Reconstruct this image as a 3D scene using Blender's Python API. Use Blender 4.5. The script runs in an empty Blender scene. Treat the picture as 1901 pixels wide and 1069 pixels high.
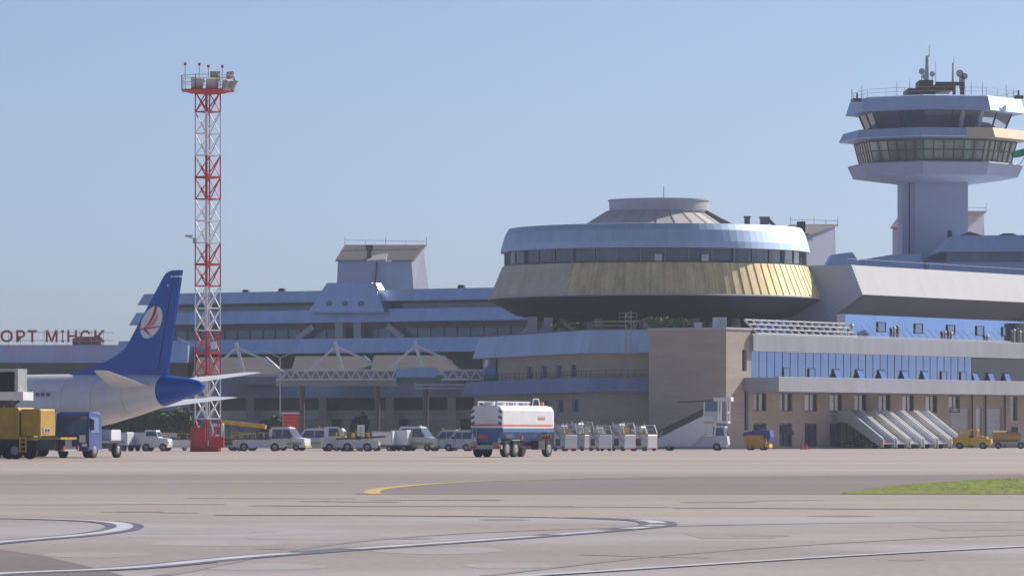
import bpy, math, random
from mathutils import Vector, Matrix
random.seed(7)
R = math.radians
C = bpy.context.scene.collection
SC = bpy.context.scene

# ------------------------------------------------------------------ camera, sky, sun, exposure
F = 9043.0          # focal length in photograph pixels (1901 wide)
HC = 1.5            # camera height
HY = 807.0          # horizon row
cd = bpy.data.cameras.new('camera'); cam = bpy.data.objects.new('camera', cd); C.objects.link(cam)
cam.location = (0, 0, HC); cam.rotation_euler = (R(90), 0, 0)
cd.sensor_width = 36; cd.lens = F / 1901 * 36
cd.shift_y = (HY - 534.5) / 1901
cd.clip_start = 1; cd.clip_end = 9000
SC.camera = cam
SUN_EL = 36.0; SUN_V = Vector((0.80, 0.60))      # towards the sun, seen from above
wd = bpy.data.worlds.new('World'); SC.world = wd; wd.use_nodes = True
wn = wd.node_tree; bg = wn.nodes['Background']
sky = wn.nodes.new('ShaderNodeTexSky'); sky.sky_type = 'NISHITA'; sky.sun_disc = False
sky.sun_elevation = R(SUN_EL); sky.sun_rotation = math.atan2(SUN_V.x, SUN_V.y)
sky.altitude = 0; sky.air_density = 0.5; sky.dust_density = 1.2; sky.ozone_density = 6.0
hs = wn.nodes.new('ShaderNodeHueSaturation'); hs.inputs['Saturation'].default_value = .86
wn.links.new(sky.outputs[0], hs.inputs['Color']); wn.links.new(hs.outputs[0], bg.inputs[0]); bg.inputs[1].default_value = 0.100
sl = bpy.data.lights.new('sun', 'SUN'); sl.energy = 4.3; sl.angle = R(0.5); sl.color = (1, .93, .83)
so = bpy.data.objects.new('sun', sl); C.objects.link(so)
ce = math.cos(R(SUN_EL))
SV = Vector((SUN_V.x * ce, SUN_V.y * ce, math.sin(R(SUN_EL))))
so.rotation_euler = (-SV).to_track_quat('-Z', 'Y').to_euler(); so.location = (200, 300, 200)
SC.view_settings.view_transform = 'Standard'; SC.view_settings.look = 'None'
SC.view_settings.gamma = 1; SC.view_settings.exposure = 0.32; SC.view_settings.use_curve_mapping = False

# ------------------------------------------------------------------ materials
def mat(name, col, rough=.55, metal=0., amt=.10, scale=1.2, var=0., spec=.5, bump=0., stretch=(1,1,1), col2=None):
    m = bpy.data.materials.new(name); m.use_nodes = True
    nt = m.node_tree; N = nt.nodes; L = nt.links; b = N['Principled BSDF']
    b.inputs['Roughness'].default_value = rough; b.inputs['Metallic'].default_value = metal
    b.inputs['Specular IOR Level'].default_value = spec
    tc = N.new('ShaderNodeTexCoord'); mp = N.new('ShaderNodeMapping'); mp.inputs['Scale'].default_value = stretch
    L.new(tc.outputs['Object'], mp.inputs[0])
    nz = N.new('ShaderNodeTexNoise'); nz.inputs['Scale'].default_value = scale; nz.inputs['Detail'].default_value = 5
    nz.inputs['Roughness'].default_value = .65
    L.new(mp.outputs[0], nz.inputs[0])
    rp = N.new('ShaderNodeValToRGB'); e = rp.color_ramp.elements
    e[0].position = .3; e[1].position = .7
    c2 = col2 or tuple(min(1, c * (1 + amt)) for c in col)
    e[0].color = (*[c * (1 - amt) for c in col], 1); e[1].color = (*c2, 1)
    L.new(nz.outputs['Fac'], rp.inputs[0]); out = rp.outputs[0]
    if var:
        at = N.new('ShaderNodeAttribute'); at.attribute_name = 'var'
        ma = N.new('ShaderNodeMath'); ma.operation = 'MULTIPLY_ADD'; ma.inputs[1].default_value = var; ma.inputs[2].default_value = 1 - var / 2
        L.new(at.outputs['Fac'], ma.inputs[0])
        mx = N.new('ShaderNodeMix'); mx.data_type = 'RGBA'; mx.blend_type = 'MULTIPLY'; mx.inputs[0].default_value = 1
        L.new(out, mx.inputs[6]); L.new(ma.outputs[0], mx.inputs[7]); out = mx.outputs[2]
    L.new(out, b.inputs['Base Color'])
    if bump:
        bn = N.new('ShaderNodeTexNoise'); bn.inputs['Scale'].default_value = scale * 6; L.new(mp.outputs[0], bn.inputs[0])
        bp = N.new('ShaderNodeBump'); bp.inputs['Strength'].default_value = bump; bp.inputs['Distance'].default_value = .05
        L.new(bn.outputs['Fac'], bp.inputs['Height']); L.new(bp.outputs[0], b.inputs['Normal'])
    return m

M = {}
M['clad'] = mat('aluminium_cladding', (.48,.59,.76), .60, .84, .06, .7, .08, stretch=(1,1,.16))
M['clad2'] = mat('grey_painted_cladding', (.34,.345,.40), .55, .1, .09, .7, .10, stretch=(1,1,.16))
M['concb'] = mat('blue_grey_concrete', (.42,.46,.57), .75, 0, .06, .3, .05)
M['plant'] = mat('pale_grey_plaster', (.50,.50,.54), .8, 0, .08, .3, .05)
M['mull'] = mat('blue_grey_mullion', (.13,.19,.32), .5, 0, .1, 1)
M['cladd'] = mat('blue_grey_cladding', (.52,.65,.85), .44, .88, .07, .6, .10, stretch=(1,1,.16))
M['white'] = mat('white_cladding', (.42,.42,.45), .65, 0, .05, .6, .05, stretch=(1,1,.16))
M['conc']    = mat('grey_concrete', (.33,.33,.36), .8, 0, .10, .35, .06, bump=.2)
M['conc2']   = mat('light_concrete', (.46,.46,.50), .8, 0, .10, .35, .06, bump=.2)
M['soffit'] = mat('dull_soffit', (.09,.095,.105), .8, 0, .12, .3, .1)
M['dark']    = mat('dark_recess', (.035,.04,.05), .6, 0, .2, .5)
M['brick'] = mat('beige_brick', (.42,.355,.30), .85, 0, .12, .5, .08, bump=.3, stretch=(.35,.35,2.2))
M['brickd'] = mat('tan_wall_tile', (.39,.325,.275), .8, 0, .10, .6, .08, bump=.3)
M['pinkem'] = mat('pink_emblem', (.62,.30,.33), .5)
M['gold'] = mat('ochre_metal_cladding', (.72,.59,.34), .68, .45, .2, .9, .22, stretch=(1,1,.25))
M['bare'] = mat('bare_grey_beige_panel', (.54,.49,.43), .8, 0, .14, .5, .08)
M['glassb'] = mat('blue_reflective_glass', (.095,.165,.36), .06, .85, .05, .2, .08, spec=.8)
M['glassd']  = mat('dark_blue_glass', (.035,.075,.13), .08, 0., .3, .35, .5, spec=.9)
M['glasst']  = mat('teal_glass', (.05,.12,.20), .1, 0., .3, .3, .5, spec=.7)
M['glassg'] = mat('green_tinted_glass', (.17,.25,.22), .08, .15, .4, .35, 1.2, spec=.8)
M['frame']   = mat('dark_window_frame', (.05,.06,.08), .5)
M['framel']  = mat('pale_window_frame', (.45,.50,.58), .5)
M['red']     = mat('red_paint', (.50,.022,.030), .5, 0, .15, 1.5)
M['redsign'] = mat('crimson_sign', (.42,.02,.06), .5, 0, .1, 1)
M['wpaint']  = mat('white_paint', (.72,.72,.74), .45, 0, .07, 1.2, .06)
M['wveh']    = mat('white_vehicle_paint', (.72,.73,.75), .35, 0, .06, 1.2, .05)
M['gveh']    = mat('light_grey_vehicle_paint', (.50,.54,.60), .4, 0, .08, 1.5, .05)
M['steel']   = mat('galvanised_steel', (.42,.43,.45), .45, .5, .15, 2)
M['dsteel']  = mat('dark_steel', (.06,.06,.07), .5, .2, .2, 2)
M['yellow'] = mat('yellow_paint', (.72,.44,.015), .5, 0, .15, 1.4, .08)
M['ochre']   = mat('dull_yellow_paint', (.42,.26,.03), .55, 0, .22, 1.2, .08)
M['amber'] = mat('amber_paint', (.55,.28,.03), .55, 0, .15, 1.2)
M['tan'] = mat('tan_paint', (.50,.32,.12), .6, 0, .15, 1.2)
M['olive']   = mat('olive_yellow_paint', (.42,.40,.16), .5, 0, .15, 1.2)
M['blueair'] = mat('deep_blue_aircraft_paint', (.0,.08,.42), .32, 0, .06, .5)
M['bluetank']= mat('mid_blue_tank_paint', (.05,.14,.33), .4, 0, .1, 1)
M['bluecab'] = mat('navy_cab_paint', (.035,.06,.22), .35, 0, .12, 1)
M['bluetarp']= mat('violet_blue_tarpaulin', (.05,.06,.30), .7, 0, .2, 2)
M['orange']  = mat('orange_red_paint', (.75,.10,.03), .5)
M['rubber']  = mat('black_rubber', (.022,.022,.024), .85, 0, .2, 4)
M['rim']     = mat('grey_wheel_rim', (.30,.30,.31), .5, .3)
M['lampred'] = mat('red_lens', (.55,.02,.02), .3)
M['lamporange'] = mat('orange_lens', (.85,.20,.03), .3)
M['plate']   = mat('plate_white', (.7,.7,.7), .5)
M['foliage'] = mat('dark_green_leaves', (.045,.085,.022), .7, 0, .35, .9, .7)
M['foliagel']= mat('yellow_green_leaves', (.11,.16,.03), .7, 0, .3, .9, .7)
M['bark']    = mat('brown_bark', (.10,.075,.05), .9, 0, .2, 3)
M['brown']   = mat('dark_brown_steel', (.09,.06,.055), .6, 0, .2, 1)
M['hiproof'] = mat('dark_brown_roof_sheet', (.115,.10,.105), .6, 0, .1, .3, .2)
M['deckblue'] = mat('blue_grey_deck_panel', (.19,.265,.45), .6, 0, .1, .4, .12)
M['gllite'] = mat('pale_blue_reflective_glass', (.13,.25,.55), .06, .85, .05, .2, .08, spec=.8)
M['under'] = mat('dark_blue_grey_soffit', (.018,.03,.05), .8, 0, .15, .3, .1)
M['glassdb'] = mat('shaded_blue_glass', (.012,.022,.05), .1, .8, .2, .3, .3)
M['post'] = mat('grey_window_post', (.20,.23,.28), .5, 0, .1, 1)
M['cone'] = mat('grey_beige_roof_sheet', (.52,.48,.46), .7, 0, .1, .4, .08)
M['ventg'] = mat('grey_vent_metal', (.22,.20,.21), .6, 0, .15, 1)
M['roofbr']  = mat('brown_grey_roof_sheet', (.27,.24,.25), .6, 0, .08, .3, .14)
M['cream2'] = mat('cream_vehicle_paint', (.68,.66,.58), .45, 0, .08, 1.2, .05)
M['cream']   = mat('cream_panel', (.66,.52,.33), .6, 0, .08, .4, .08)
M['green']   = mat('green_cloth', (.0,.30,.16), .7)
M['floodl']  = mat('floodlight_housing', (.45,.43,.38), .5)
M['timber']  = mat('weathered_timber', (.45,.33,.18), .8, 0, .2, 3)

# ground materials
def ground_mat(name, c1, c2, scale, stretch, slab=0, c3=None, rough=.8):
    m = bpy.data.materials.new(name); m.use_nodes = True
    nt = m.node_tree; N = nt.nodes; L = nt.links; b = N['Principled BSDF']; b.inputs['Roughness'].default_value = rough
    b.inputs['Specular IOR Level'].default_value = .25
    tc = N.new('ShaderNodeTexCoord'); mp = N.new('ShaderNodeMapping'); mp.inputs['Scale'].default_value = stretch
    L.new(tc.outputs['Object'], mp.inputs[0])
    nz = N.new('ShaderNodeTexNoise'); nz.inputs['Scale'].default_value = scale; nz.inputs['Detail'].default_value = 8; nz.inputs['Roughness'].default_value = .6
    L.new(mp.outputs[0], nz.inputs[0])
    rp = N.new('ShaderNodeValToRGB'); e = rp.color_ramp.elements; e[0].position = .35; e[1].position = .65
    e[0].color = (*c1, 1); e[1].color = (*c2, 1); L.new(nz.outputs['Fac'], rp.inputs[0]); out = rp.outputs[0]
    # finer grit
    n2 = N.new('ShaderNodeTexNoise'); n2.inputs['Scale'].default_value = 6; n2.inputs['Detail'].default_value = 6; L.new(tc.outputs['Object'], n2.inputs[0])
    r2 = N.new('ShaderNodeValToRGB'); r2.color_ramp.elements[0].color = (.86,.86,.86,1); r2.color_ramp.elements[1].color = (1.1,1.1,1.1,1)
    r2.color_ramp.elements[0].position = .3; r2.color_ramp.elements[1].position = .7
    L.new(n2.outputs['Fac'], r2.inputs[0])
    mx = N.new('ShaderNodeMix'); mx.data_type = 'RGBA'; mx.blend_type = 'MULTIPLY'; mx.inputs[0].default_value = 1
    L.new(out, mx.inputs[6]); L.new(r2.outputs[0], mx.inputs[7]); out = mx.outputs[2]
    if c3:   # stains with a shape of their own
        n3 = N.new('ShaderNodeTexNoise'); n3.inputs['Scale'].default_value = .09; n3.inputs['Detail'].default_value = 4; L.new(tc.outputs['Object'], n3.inputs[0])
        r3 = N.new('ShaderNodeValToRGB'); r3.color_ramp.elements[0].position = .50; r3.color_ramp.elements[1].position = .62
        L.new(n3.outputs['Fac'], r3.inputs[0])
        m3 = N.new('ShaderNodeMix'); m3.data_type = 'RGBA'; L.new(r3.outputs[0], m3.inputs[0]); L.new(out, m3.inputs[6]); m3.inputs[7].default_value = (*c3, 1); out = m3.outputs[2]
    if slab:
        mq = N.new('ShaderNodeMapping'); mq.inputs['Rotation'].default_value = (0,0,R(17)); L.new(tc.outputs['Object'], mq.inputs[0])
        bt = N.new('ShaderNodeTexBrick'); bt.offset = 0; bt.inputs['Scale'].default_value = 1; bt.inputs['Brick Width'].default_value = slab; bt.inputs['Row Height'].default_value = slab
        bt.inputs['Mortar Size'].default_value = .02; bt.inputs['Color1'].default_value = (1,1,1,1); bt.inputs['Color2'].default_value = (.98,.98,.985,1); bt.inputs['Mortar'].default_value = (.88,.88,.89,1)
        L.new(mq.outputs[0], bt.inputs[0])
        m4 = N.new('ShaderNodeMix'); m4.data_type = 'RGBA'; m4.blend_type = 'MULTIPLY'; m4.inputs[0].default_value = 1
        L.new(out, m4.inputs[6]); L.new(bt.outputs['Color'], m4.inputs[7]); out = m4.outputs[2]
    L.new(out, b.inputs['Base Color'])
    return m
M['g_far']   = ground_mat('far_apron_concrete', (0.342,0.284,0.257), (0.450,0.383,0.347), .03, (.25,1,1), 0)
M['g_near']  = ground_mat('near_concrete', (0.295,0.262,0.248), (0.375,0.335,0.312), .09, (.4,1,1), 6, (.385,.365,.37))
M['g_beige'] = ground_mat('beige_concrete', (0.344,0.295,0.254), (0.410,0.353,0.303), .1, (.25,1,1), 6)
M['g_asph']  = ground_mat('worn_asphalt', (0.270,0.227,0.214), (0.325,0.279,0.260), .05, (.3,1,1))
M['g_dark']  = ground_mat('grey_asphalt', (0.207,0.178,0.170), (0.241,0.207,0.195), .05, (.3,1,1))
M['g_patch'] = ground_mat('dark_asphalt', (0.168,0.148,0.144), (0.208,0.184,0.176), .2, (1,1,1))
M['g_line']  = ground_mat('white_road_paint', (.46,.46,.49), (.60,.60,.64), .8, (1,1,1))
M['g_black'] = ground_mat('dark_line_border', (.11,.115,.16), (.17,.175,.22), .6, (1,1,1))
M['g_yellow']= ground_mat('yellow_road_paint', (.55,.38,.15), (.62,.45,.2), .6, (1,1,1))
M['g_tar']   = ground_mat('tar_seam', (.19,.175,.18), (.29,.265,.26), .15, (1,1,1))
M['g_grass'] = ground_mat('mown_grass', (0.100,0.150,0.020), (0.170,0.230,0.035), .1, (.4,1,1), 0, (0.220,0.220,0.050), .9)

# ------------------------------------------------------------------ mesh builder
ORIGIN = {}
class MB:
    def __init__(s): s.v = []; s.f = []
    def add(s, vs, fs):
        o = len(s.v); s.v += [tuple(v) for v in vs]; s.f += [tuple(i + o for i in f) for f in fs]; return s
    def box(s, x0, x1, y0, y1, z0, z1):
        return s.add([(x0,y0,z0),(x1,y0,z0),(x1,y1,z0),(x0,y1,z0),(x0,y0,z1),(x1,y0,z1),(x1,y1,z1),(x0,y1,z1)],
                     [(0,3,2,1),(4,5,6,7),(0,1,5,4),(1,2,6,5),(2,3,7,6),(3,0,4,7)])
    def beam(s, p, q, w, h=None, up=(0,0,1)):
        h = h or w; p = Vector(p); q = Vector(q); d = (q - p).normalized(); u = Vector(up)
        if abs(d.dot(u)) > .98: u = Vector((1,0,0))
        a = d.cross(u).normalized(); b = a.cross(d).normalized(); a *= w/2; b *= h/2
        vs = [p-a-b, p+a-b, p+a+b, p-a+b, q-a-b, q+a-b, q+a+b, q-a+b]
        return s.add(vs, [(0,3,2,1),(4,5,6,7),(0,1,5,4),(1,2,6,5),(2,3,7,6),(3,0,4,7)])
    def cyl(s, p, q, r, n=12, r2=None):
        r2 = r if r2 is None else r2; p = Vector(p); q = Vector(q); d = (q-p).normalized()
        u = Vector((0,0,1)) if abs(d.z) < .95 else Vector((1,0,0)); a = d.cross(u).normalized(); b = a.cross(d)
        vs = []
        for c, rr in ((p, r), (q, r2)):
            for k in range(n):
                t = 2*math.pi*k/n; vs.append(c + a*math.cos(t)*rr + b*math.sin(t)*rr)
        fs = [(k, (k+1) % n, n+(k+1) % n, n+k) for k in range(n)] + [tuple(range(n-1,-1,-1)), tuple(range(n, 2*n))]
        return s.add(vs, fs)
    def loft(s, rings, cap0=True, cap1=True, closed=True):
        o = len(s.v); n = len(rings[0])
        for r in rings: s.v += [tuple(p) for p in r]
        m = n if closed else n-1
        for i in range(len(rings)-1):
            for k in range(m):
                a = o+i*n+k; b = o+i*n+(k+1) % n; s.f.append((a, b, b+n, a+n))
        if cap0: s.f.append(tuple(o+k for k in range(n-1,-1,-1)))
        if cap1: s.f.append(tuple(o+(len(rings)-1)*n+k for k in range(n)))
        return s
    def prism(s, poly, z0, z1, seg=0, top=None):
        top = top or poly; a = []; b = []; n = len(poly)
        for i in range(n):
            p, q = Vector(poly[i]), Vector(poly[(i+1) % n]); P, Q = Vector(top[i]), Vector(top[(i+1) % n])
            k = max(1, int((q-p).length/seg)) if seg else 1
            k = min(k, 90)
            for j in range(k):
                t = j/k; u = p.lerp(q, t); w = P.lerp(Q, t); a.append((u.x,u.y,z0)); b.append((w.x,w.y,z1))
        return s.loft([a, b])
    def prof(s, pts, y0, y1, inset=None):       # side profile in XZ, extruded along Y
        ins = inset or [0]*len(pts)
        a = [(x, y0+i, z) for (x, z), i in zip(pts, ins)]; b = [(x, y1-i, z) for (x, z), i in zip(pts, ins)]
        return s.loft([a, b])
    def pxslab(s, pts, d, th, lean=0.):         # outlined wall panel at distance d, real depth th, leaning back by lean
        yb = max(y for x, y in pts); P = [W(x, y, d) + Vector((0, lean*(yb-y)*d/F, 0)) for x, y in pts]
        return s.loft([P, [p + Vector((0, th, 0)) for p in P]])
    def build(s, name, m, parent=None, smooth=False):
        if parent is not None:
            r = parent
            while r.parent: r = r.parent
            o = ORIGIN.get(r.name)
            if o: s.v = [(x-o[0], y-o[1], z-o[2]) for x, y, z in s.v]
        me = bpy.data.meshes.new(name); me.from_pydata(s.v, [], s.f); me.materials.append(m)
        bm_fix(me)
        at = me.attributes.new('var', 'FLOAT', 'FACE')
        at.data.foreach_set('value', [random.random() for _ in me.polygons])
        if smooth:
            me.polygons.foreach_set('use_smooth', [True]*len(me.polygons))
        ob = bpy.data.objects.new(name, me); C.objects.link(ob)
        if smooth: auto_smooth(ob)
        if parent is not None: ob.parent = parent
        return ob
import bmesh
def bm_fix(me):
    b = bmesh.new(); b.from_mesh(me); bmesh.ops.recalc_face_normals(b, faces=b.faces); b.to_mesh(me); b.free()
def auto_smooth(ob):
    b = bmesh.new(); b.from_mesh(ob.data)
    for e in b.edges:
        if len(e.link_faces) == 2 and e.calc_face_angle(0) > R(38): e.smooth = False
    b.to_mesh(ob.data); b.free()
def W(px, py, d): return Vector(((px-950.5)*d/F, d, HC+(HY-py)*d/F))
def G(px, d): return Vector(((px-950.5)*d/F, d))
def Z(py, d): return HC+(HY-py)*d/F
def GP(px, py):                 # a ground point
    d = HC*F/(py-HY); return ((px-950.5)*d/F, d)
def tag(o, label=None, cat=None, group=None, kind=None):
    if label: o['label'] = label
    if cat: o['category'] = cat
    if group: o['group'] = group
    if kind: o['kind'] = kind
    return o
def thing(name, label, cat, loc=(0,0,0), rz=0, group=None, world=False):
    o = bpy.data.objects.new(name, None); C.objects.link(o); o.empty_display_size = .5
    o.location = (loc[0], loc[1], loc[2] if len(loc) > 2 else 0); o.rotation_euler = (0, 0, R(rz))
    if world: ORIGIN[o.name] = tuple(o.location)
    return tag(o, label, cat, group)
def copy_tree(o, parent=None):
    c = o.copy(); C.objects.link(c)
    if parent: c.parent = parent
    for ch in o.children: copy_tree(ch, c)
    return c
def struct(name, mb, m): return tag(mb.build(name, m), kind='structure')

# ------------------------------------------------------------------ ground, paving, markings
mb = MB(); mb.add([(-4000,-300,0),(4000,-300,0),(4000,7000,0),(-4000,7000,0)], [(0,1,2,3)]); struct('ground', mb, M['g_far'])
def sheet(name, pts, z, m): 
    mb = MB(); mb.add([(x,y,z) for x,y in pts], [tuple(range(len(pts)))]); return struct(name, mb, m)
sheet('near_apron', [(-60,-40),(60,-40),(60,89),(-60,89)], .004, M['g_near'])
sheet('concrete_strip', [(-60,89),(60,89),(60,122),(-60,122)], .004, M['g_beige'])
sheet('taxiway', [(-60,122),(60,122),(60,187),(-60,187)], .004, M['g_asph'])
sheet('asphalt_shoulder', [GP(655,917.6), GP(720,905), GP(850,895), GP(1200,886), GP(1901,880.5), GP(2400,880), GP(2400,917.6)], .008, M['g_dark'])
sheet('asphalt_patch', [GP(-300,1012), GP(0,1020), GP(70,1030), GP(140,1046), GP(190,1058), GP(230,1069), GP(300,1110), GP(-500,1110)], .008, M['g_patch'])
g = sheet('grass', [GP(1556,917.4), GP(1570,914), GP(1620,906), GP(1700,898), GP(1800,891), GP(1901,886), GP(2500,872), GP(2500,917.4)], .012, M['g_grass'])
# short blades standing in the verge
mb = MB()
poly = [GP(1575,916.5), GP(1640,906), GP(1720,898), GP(1910,887), GP(1990,917)]
def inside(x, y, P):
    c = False; j = len(P)-1
    for i in range(len(P)):
        if (P[i][1] > y) != (P[j][1] > y) and x < (P[j][0]-P[i][0])*(y-P[i][1])/(P[j][1]-P[i][1])+P[i][0]: c = not c
        j = i
    return c
for _ in range(2500):
    x = random.uniform(7, 22); y = random.uniform(123, 172)
    if inside(x, y, poly):
        for _k in range(3):
            h = random.uniform(.02,.05); a = random.uniform(0, 3.14); w = random.uniform(.03,.08); xx = x+random.uniform(-.2,.2); yy = y+random.uniform(-.2,.2)
            dx, dy = math.cos(a)*w, math.sin(a)*w
            mb.add([(xx-dx,yy-dy,.013),(xx+dx,yy+dy,.013),(xx+.1,yy+.12,h)], [(0,1,2)])
M['blade'] = mat('grass_blades', (.22,.24,.03), .8, 0, .4, .25, .6)
tag(mb.build('grass_blades', M['blade']), kind='stuff')
def stripe(name, pts, w, z, m):
    P = [Vector(p) for p in pts]; mb = MB(); L = []; 
    for i, p in enumerate(P):
        t = (P[min(i+1,len(P)-1)]-P[max(i-1,0)]).normalized(); n = Vector((-t.y, t.x))
        ww = w[i] if isinstance(w, (list,tuple)) else w
        L.append((p-n*ww/2, p+n*ww/2))
    vs = [];
    for a, b in L: vs += [(a.x,a.y,z),(b.x,b.y,z)]
    mb.add(vs, [(2*i,2*i+1,2*i+3,2*i+2) for i in range(len(P)-1)])
    return struct(name, mb, m)
def smooth(pts, n=8):           # Catmull-Rom through ground points
    P = [Vector(p) for p in pts]; P = [P[0]*2-P[1]]+P+[P[-1]*2-P[-2]]; out = []
    for i in range(1, len(P)-2):
        for k in range(n):
            t = k/n; a,b,c,d = P[i-1:i+3]
            out.append(.5*((2*b)+(-a+c)*t+(2*a-5*b+4*c-d)*t*t+(-a+3*b-3*c+d)*t**3))
    out.append(P[-2]); return out
h1 = smooth([GP(-260,1034), GP(0,1007), GP(150,994), GP(215,985), GP(232,976.5), GP(205,970), GP(130,965.5), GP(0,962.5), GP(-200,961)])
stripe('taxi_line_border', h1, .62, .012, M['g_black']); stripe('taxi_line', h1, .27, .016, M['g_line'])
h2 = smooth([GP(-200,1083), GP(0,1066), GP(240,1055), GP(500,1031), GP(900,1003), GP(1120,986), GP(1205,978), GP(1222,972), GP(1180,965.5), GP(1000,960), GP(700,957), GP(400,956)])
stripe('taxi_line_border', h2, .62, .012, M['g_black'])
def cut(pts, a, b): n = len(pts); return pts[int(a*(n-1)):int(b*(n-1))+1]
for a, b in ((0,.29),(.315,.40),(.42,.46),(.49,.535),(.565,.595),(.64,.73),(.80,1)): stripe('taxi_line', cut(h2, a, b), .30, .016, M['g_line'])
h3 = smooth([GP(700,1090), GP(1000,1069), GP(1500,1037), GP(1901,1015), GP(2300,995)])
stripe('taxi_line_border', h3, .30, .012, M['g_black']); stripe('taxi_line', h3, .20, .016, M['g_line'])
hy = smooth([GP(700,917.8), GP(690,914), GP(720,906), GP(850,895.5), GP(1050,889), GP(1240,885), GP(1901,880)])
stripe('yellow_guide_line', hy, [.42]*25+[.3]*(len(hy)-25), .016, M['g_yellow'])
stripe('yellow_guide_line', [GP(20,881), GP(150,880.6)], .5, .016, M['g_yellow'])
for (xa, ya, xb, yb, w) in ((-50,936.5,420,936.5,.5),(480,938.5,1050,940.5,1.3),(1040,941,1240,942,.6),(1250,943,1640,945,1.3),(1640,945,2000,947,.9),
                            (560,931,740,932,.9),(690,928,930,929,.5),(350,925,660,926,.4),(1400,930,1530,929,.4),(220,951,370,952,.4),(1080,1030,1320,1036,.12)):
    stripe('tar_seam', smooth([GP(xa,ya), GP((xa*2+xb)/3,(ya*2+yb)/3+random.uniform(-.6,.6)), GP((xa+2*xb)/3,(ya+2*yb)/3+random.uniform(-.6,.6)), GP(xb,yb)]), w, .010, M['g_tar'])

# ------------------------------------------------------------------ shared building helpers
U = Vector((.5524,.8336)); V = Vector((-.8336,.5524))
def p3(p, z): return Vector((p.x, p.y, z))
def wall_open(mb, P, D, L, z0, z1, ops, depth, nin):
    """front skin of a wall with real openings; nin points into the building"""
    us = sorted({0, L, *[o[0] for o in ops], *[o[1] for o in ops]}); zs = sorted({z0, z1, *[o[2] for o in ops], *[o[3] for o in ops]})
    for i in range(len(us)-1):
        for j in range(len(zs)-1):
            uc, zc = (us[i]+us[i+1])/2, (zs[j]+zs[j+1])/2
            if any(o[0] < uc < o[1] and o[2] < zc < o[3] for o in ops): continue
            a, b = P+D*us[i], P+D*us[i+1]
            mb.add([p3(a,zs[j]),p3(b,zs[j]),p3(b,zs[j+1]),p3(a,zs[j+1])], [(0,1,2,3)])
    for u0,u1,a0,a1 in ops:
        a, b = P+D*u0, P+D*u1; c, d = a+nin*depth, b+nin*depth
        mb.add([p3(a,a0),p3(b,a0),p3(b,a1),p3(a,a1),p3(c,a0),p3(d,a0),p3(d,a1),p3(c,a1)], [(0,1,5,4),(1,2,6,5),(2,3,7,6),(3,0,4,7)])
def frame_bars(mb, P, D, u0, u1, z0, z1, nin, off, w=.09, th=.1, nv=1, nh=0):
    for k in range(nv+2):
        u = u0+w/2+(u1-u0-w)*k/(nv+1); q = P+D*u+nin*off
        mb.beam(p3(q,z0), p3(q,z1), w, th, up=(D.x,D.y,0))
    for k in range(nh+2):
        z = z0+w/2+(z1-z0-w)*k/(nh+1); mb.beam(p3(P+D*u0+nin*(off+.003),z), p3(P+D*u1+nin*(off+.003),z), th, w)
def pane(mb, P, D, u0, u1, z0, z1, nin, off, n=1):
    for k in range(n):
        a, b = P+D*(u0+(u1-u0)*k/n)+nin*off, P+D*(u0+(u1-u0)*(k+1)/n)+nin*off
        mb.add([p3(a,z0),p3(b,z0),p3(b,z1),p3(a,z1)], [(0,1,2,3)])
def rail(mb, pts, z0, h, w=.06, post=1.5, bars=2):
    for a, b in zip(pts, pts[1:]):
        L = (b-a).length; n = max(1, int(L/post))
        for k in range(n+1): q = a.lerp(b, k/n); mb.beam(p3(q,z0), p3(q,z0+h), w)
        for j in range(bars): z = z0+h*(j+1)/bars; mb.beam(p3(a,z), p3(b,z), w)

# wear on the apron: tyre arcs, oil spots, repair patches
M['g_tyre'] = ground_mat('tyre_rubber_mark', (.255,.228,.218), (.33,.295,.277), .5, (1,.15,1))
M['g_oil'] = ground_mat('oil_stain', (.24,.215,.205), (.30,.27,.255), .7, (1,1,1))
M['g_fix'] = ground_mat('repair_patch', (.30,.27,.255), (.34,.305,.29), .3, (1,1,1))
M['g_pale'] = ground_mat('pale_scuffed_concrete', (.335,.305,.297), (.385,.36,.36), .3, (1,.4,1))
for pts, w in (([(300,1069),(620,1010),(980,985),(1500,972),(2000,968)],.2),([(-50,899),(500,897),(1000,893),(1600,887)],.45),([(900,1069),(1250,1030),(1650,1003),(1950,992)],.16)):
    stripe('tyre_mark', smooth([GP(*q) for q in pts]), w, .009, M['g_tyre'])
def blot(name, px, py, r, m, z, ry=1.0, n=18):
    x, y = GP(px, py); k = [random.uniform(.65,1.2) for _ in range(n)]
    k = [(k[i-1]+k[i]*2+k[(i+1) % n])/4 for i in range(n)]
    sheet(name, [(x+r*k[i]*math.cos(2*math.pi*i/n), y+r*ry*k[i]*math.sin(2*math.pi*i/n)) for i in range(n)], z, m)
for px, py, r in ((520,1018,.35),(770,1000,.3),(1420,995,.45),(1680,1040,.22),(360,1045,.18),(1120,1058,.14),(930,965,.5),(1560,958,.6),(240,950,.7),(1330,932,.9),(860,928,.8)): blot('oil_stain', px, py, r, M['g_oil'], .0075, 1.6)
for px, py, r in ((420,1008,1.1),(600,996,1.3),(180,1030,.7),(500,1052,.7),(330,985,1.6),(820,1022,.9),(950,1050,.6)): blot('pale_scuff', px, py, r, M['g_pale'], .006, 2.2)
for px, py, w, l in ((1300,1000,1.1,4),(1750,985,1.4,5)):
    x, y = GP(px, py); sheet('repair_patch', [(x,y),(x+w,y+.3),(x+w-.1,y+l),(x-.1,y+l-.3)], .0065, M['g_fix'])

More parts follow.
